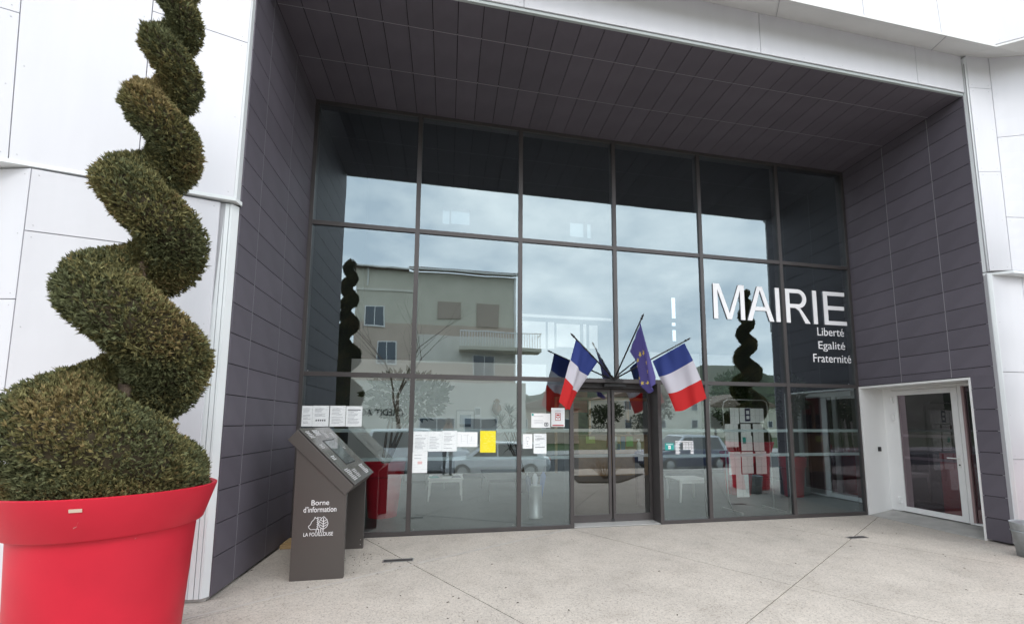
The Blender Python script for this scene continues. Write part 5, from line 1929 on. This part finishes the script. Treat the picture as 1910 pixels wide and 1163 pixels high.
def car(loc, rz, L, W, H, bodym, label, hatch=True, roofm=None):
    """x forward; stations: position, belt height, roof height, half width at belt, at roof"""
    t = thing('parked_car', (0, 0, 0), label, 'car', 'cars parked across the paving')
    hl = L / 2
    S = [(-hl, .45, .72, .72, .70), (-hl + .08, .30, .86, .80, .74), (-hl + .35, .24, H * .60, .86, .80), (-hl * .45, .22, H * .62, .89, .84), (0, .22, H * .61, .90, .85), (hl * .42, .22, H * .59, .89, .84), (hl * .52, .22, H * .58, .88, .80), (hl - .35, .24, H * .52, .83, .74), (hl - .08, .28, H * .44, .74, .66), (hl, .36, H * .36, .62, .58)]
    k = W / 1.8
    g = G()
    for x, z0, z1, w0, w1 in S:
        for y, z in ((-w0 * .92, z0), (-w0, z0 + (z1 - z0) * .45), (-w1, z1 - .03), (-w1 * .86, z1), (w1 * .86, z1), (w1, z1 - .03), (w0, z0 + (z1 - z0) * .45), (w0 * .92, z0)):
            g.v.append((x, y * k, z))
    n = 8
    for i in range(len(S) - 1):
        for j in range(n):
            a, b = i * n + j, i * n + (j + 1) % n
            g.f.append((a, b, b + n, a + n))
            g.m.append(0)
    g.f += [tuple(range(n))[::-1], tuple((len(S) - 1) * n + j for j in range(n))]
    g.m += [0, 0]
    b = g.build('body', bodym, t, smooth=False, bevel=.03)
    # cabin
    zb_ = H * .595
    xr0 = -hl + (.30 if hatch else .75)
    st_ = [(xr0, 0), (xr0 + .32, .93), (0, 1.0), (hl * .18, .97), (hl * .56, 0)]
    g = G()
    for x, f in st_:
        z = zb_ + (H - zb_) * f
        w0, w1 = .84 * k, (.84 - .20 * f) * k
        for y, zz_3 in ((-w0, zb_ - .02), (-w1, z - .03 * (f > 0)), (-w1 * .9, z), (w1 * .9, z), (w1, z - .03 * (f > 0)), (w0, zb_ - .02)):
            g.v.append((x, y, zz_3))
    for i in range(len(st_) - 1):
        for j in range(5):
            g.f.append((i * 6 + j, i * 6 + j + 1, i * 6 + j + 7, i * 6 + j + 6))
            g.m.append(0)
    cb = g.build('roof', roofm or bodym, t)
    # glazing, slightly proud
    for sgn in (-1, 1):
        g = G()
        for (xa, xb, xc, xd) in ((xr0 + .26, -.06, -.06, xr0 + .42), (.0, hl * .44, hl * .17, 0.0)):
            w0, w1 = .845 * k * sgn, .675 * k * sgn
            zt_ = zb_ + (H - zb_) * .84
            g.add([(xa, w0 + .006 * sgn, zb_ + .02), (xb, w0 + .006 * sgn, zb_ + .02), (xc, w1 + .02 * sgn, zt_), (xd, w1 + .02 * sgn, zt_)], [(0, 1, 2, 3)])
        g.build('side_window', M_CARG, cb)
    g = G().add([(hl * .54 + .012, -.72 * k, zb_ + .03), (hl * .54 + .012, .72 * k, zb_ + .03), (hl * .20 + .02, .58 * k, zb_ + (H - zb_) * .90), (hl * .20 + .02, -.58 * k, zb_ + (H - zb_) * .90)], [(0, 1, 2, 3)])
    g.build('windscreen', M_CARG, cb)
    g = G().add([(xr0 - .004 + .03, -.70 * k, zb_ + .08), (xr0 - .004 + .03, .70 * k, zb_ + .08), (xr0 + .29, .56 * k, zb_ + (H - zb_) * .84), (xr0 + .29, -.56 * k, zb_ + (H - zb_) * .84)], [(0, 3, 2, 1)])
    g.build('rear_window', M_CARG, cb)
    for x in (-hl * .60, hl * .62):
        for y in (-.80 * k, .80 * k):
            s = math.copysign(1, y)
            w = G().tube([(x, y - s * .09, .31), (x, y + s * .09, .31)], .31, 24).build('wheel', M_TYRE, t)
            G().tube([(x, y + s * .0905, .31), (x, y + s * .10, .31)], .20, 16).build('rim', M_STEEL, w)
    for y in (-.56 * k, .56 * k):
        G().box(hl - .13, hl - .03, y - .14, y + .14, H * .34, H * .43).build('headlight', M_LAMP, t, bevel=.02)
        G().box(-hl - .01, -hl + .06, y - .10, y + .10, H * .44, H * .58).build('tail_light', M_TAIL, t, bevel=.02)
    t.location = loc
    t.rotation_euler = (0, 0, rz)
    return t


car((4.1, -10.9, -.6), PI + .05, 4.3, 1.75, 1.45, M_CARW, 'white hatchback parked behind the photographer, mirrored left of entrance')
car((.9, -12.6, -.6), .03, 4.9, 1.85, 1.95, M_CARW, 'taller white van parked left of the white hatchback, mirrored', roofm=M_CARW)
car((13.4, -12.4, -.6), PI - .1, 4.4, 1.8, 1.65, M_CARB, 'dark blue people carrier with silver roof, mirrored right of entrance', roofm=M_CARS)

# ------------------------------------------------------------------ the photographer
def person():
    px, py = 2.15, -6.86
    t = thing('person', (px, py, 0), 'person in pale grey coat and trousers holding up a phone, mirrored in glass', 'person')
    J = {}
    V, E, Rr = [], [], []

    def v(name, x, y, z, r, par_=None):
        J[name] = len(V)
        V.append((px + x, py + y, z))
        Rr.append(r)
        if par_:
            E.append((J[par_], J[name]))

    v('pelvis', 0, 0, .94, .135)
    v('waist', 0, 0, 1.08, .12, 'pelvis')
    v('chest', 0, .0, 1.25, .14, 'waist')
    v('upper', 0, -.01, 1.36, .12, 'chest')
    v('neck', 0, .0, 1.44, .052, 'upper')
    v('skull0', 0, .02, 1.52, .062, 'neck')
    v('skull1', 0, .03, 1.58, .085, 'skull0')
    v('skull2', 0, .015, 1.66, .080, 'skull1')
    v('nose', 0, .125, 1.575, .012, 'skull1')
    for s, n in ((-1, 'l'), (1, 'r')):
        v('ear' + n, s * .092, .01, 1.585, .014, 'skull1')
        v('hip' + n, s * .09, 0, .90, .095, 'pelvis')
        v('knee' + n, s * .10, .02, .50, .060, 'hip' + n)
        v('ankle' + n, s * .105, -.02, .09, .040, 'knee' + n)
        v('heel' + n, s * .105, -.04, .045, .040, 'ankle' + n)
        v('toe' + n, s * .12, .16, .035, .034, 'heel' + n)
        v('sh' + n, s * .175, -.01, 1.35, .066, 'upper')
        v('el' + n, s * .235, .10, 1.14, .046, 'sh' + n)
        v('wr' + n, s * .105, .30, 1.46, .030, 'el' + n)
        v('pm' + n, s * .085, .345, 1.525, .030, 'wr' + n)
        for q, (dx, dz, l) in enumerate(((.016, .030, .9), (.006, .034, 1.0), (-.004, .030, .95), (-.014, .020, .75))):
            v(f'f{n}{q}a', s * (.070 + dx * .6), .372 + .004 * q, 1.545 + dz * .6, .010, 'pm' + n)
            v(f'f{n}{q}b', s * (.052 + dx * .5), .392, 1.552 + dz * l, .0088, f'f{n}{q}a')
            v(f'f{n}{q}c', s * (.034 + dx * .4), .388, 1.555 + dz * l, .008, f'f{n}{q}b')
        v(f't{n}a', s * .066, .342, 1.553, .011, 'pm' + n)
        v(f't{n}b', s * .045, .350, 1.572, .009, f't{n}a')
    me = bpy.data.meshes.new('body')
    me.from_pydata([(a - px, b - py, c) for a, b, c in V], E, [])
    o = bpy.data.objects.new('body', me)
    COL.objects.link(o)
    sk = o.modifiers.new('skin', 'SKIN')
    su = o.modifiers.new('sub', 'SUBSURF')
    su.levels = su.render_levels = 1
    for i, d in enumerate(me.skin_vertices[0].data):
        d.radius = (Rr[i], Rr[i])
        d.use_root = (i == 0)
    dg = bpy.context.evaluated_depsgraph_get()
    m2 = bpy.data.meshes.new_from_object(o.evaluated_get(dg))
    o.modifiers.clear()
    o.data = m2
    for m_ in (M_SKIN, M_COAT, M_JEANS, M_SHOE):
        m2.materials.append(m_)
    for p in m2.polygons:
        c = p.center
        p.use_smooth = True
        if c.z < .085:
            p.material_index = 3
        elif c.z < .93:
            p.material_index = 2
        elif c.z < 1.43 and not (c.y > .275):
            p.material_index = 1
        else:
            p.material_index = 0
    o.parent = t
    WL[o] = Vector((px, py, 0))
    # hair cap, eyes, mouth
    g = G()
    n = 18
    for i in range(9):
        f = i / 8 * PI * .62
        for j in range(n):
            a = 2 * PI * j / n
            fr = math.cos(a - PI / 2)
            z = math.cos(f)
            rr_ = math.sin(f)
            lower = .03 if fr < .2 else 0
            g.v.append((px + math.cos(a) * rr_ * .104, py + .012 + math.sin(a) * rr_ * .112 - (.012 if fr > .3 else 0), 1.632 + z * .112 - lower * (i / 8)))
    for i in range(8):
        for j in range(n):
            k = (j + 1) % n
            g.f.append((i * n + j, (i + 1) * n + j, (i + 1) * n + k, i * n + k))
            g.m.append(0)
    g.build('hair', M_HAIR, t, smooth=True)
    for s in (-1, 1):
        G().lathe([(0, -.012), (.010, -.006), (.012, 0), (.010, .006), (0, .012)], (px + s * .034, py + .106, 1.598), 10, cap=False).build('eye', M_LAMIN, t, smooth=True)
    G().box(px - .024, px + .024, py + .098, py + .108, 1.527, 1.535).build('mouth', mat('lips', (.35, .12, .10), .6), t)
    ph_ = thing('phone', (px - .04, py + .4, 1.52), 'black phone held up by the photographer', 'phone')
    G().box(px - .115, px + .035, py + .362, py + .371, 1.535, 1.612).build('case', M_BLACK, ph_, bevel=.003)
    G().tube([(px - .09, py + .3715, 1.595), (px - .09, py + .374, 1.595)], .008, 10).build('lens', M_CARG, ph_)


person()
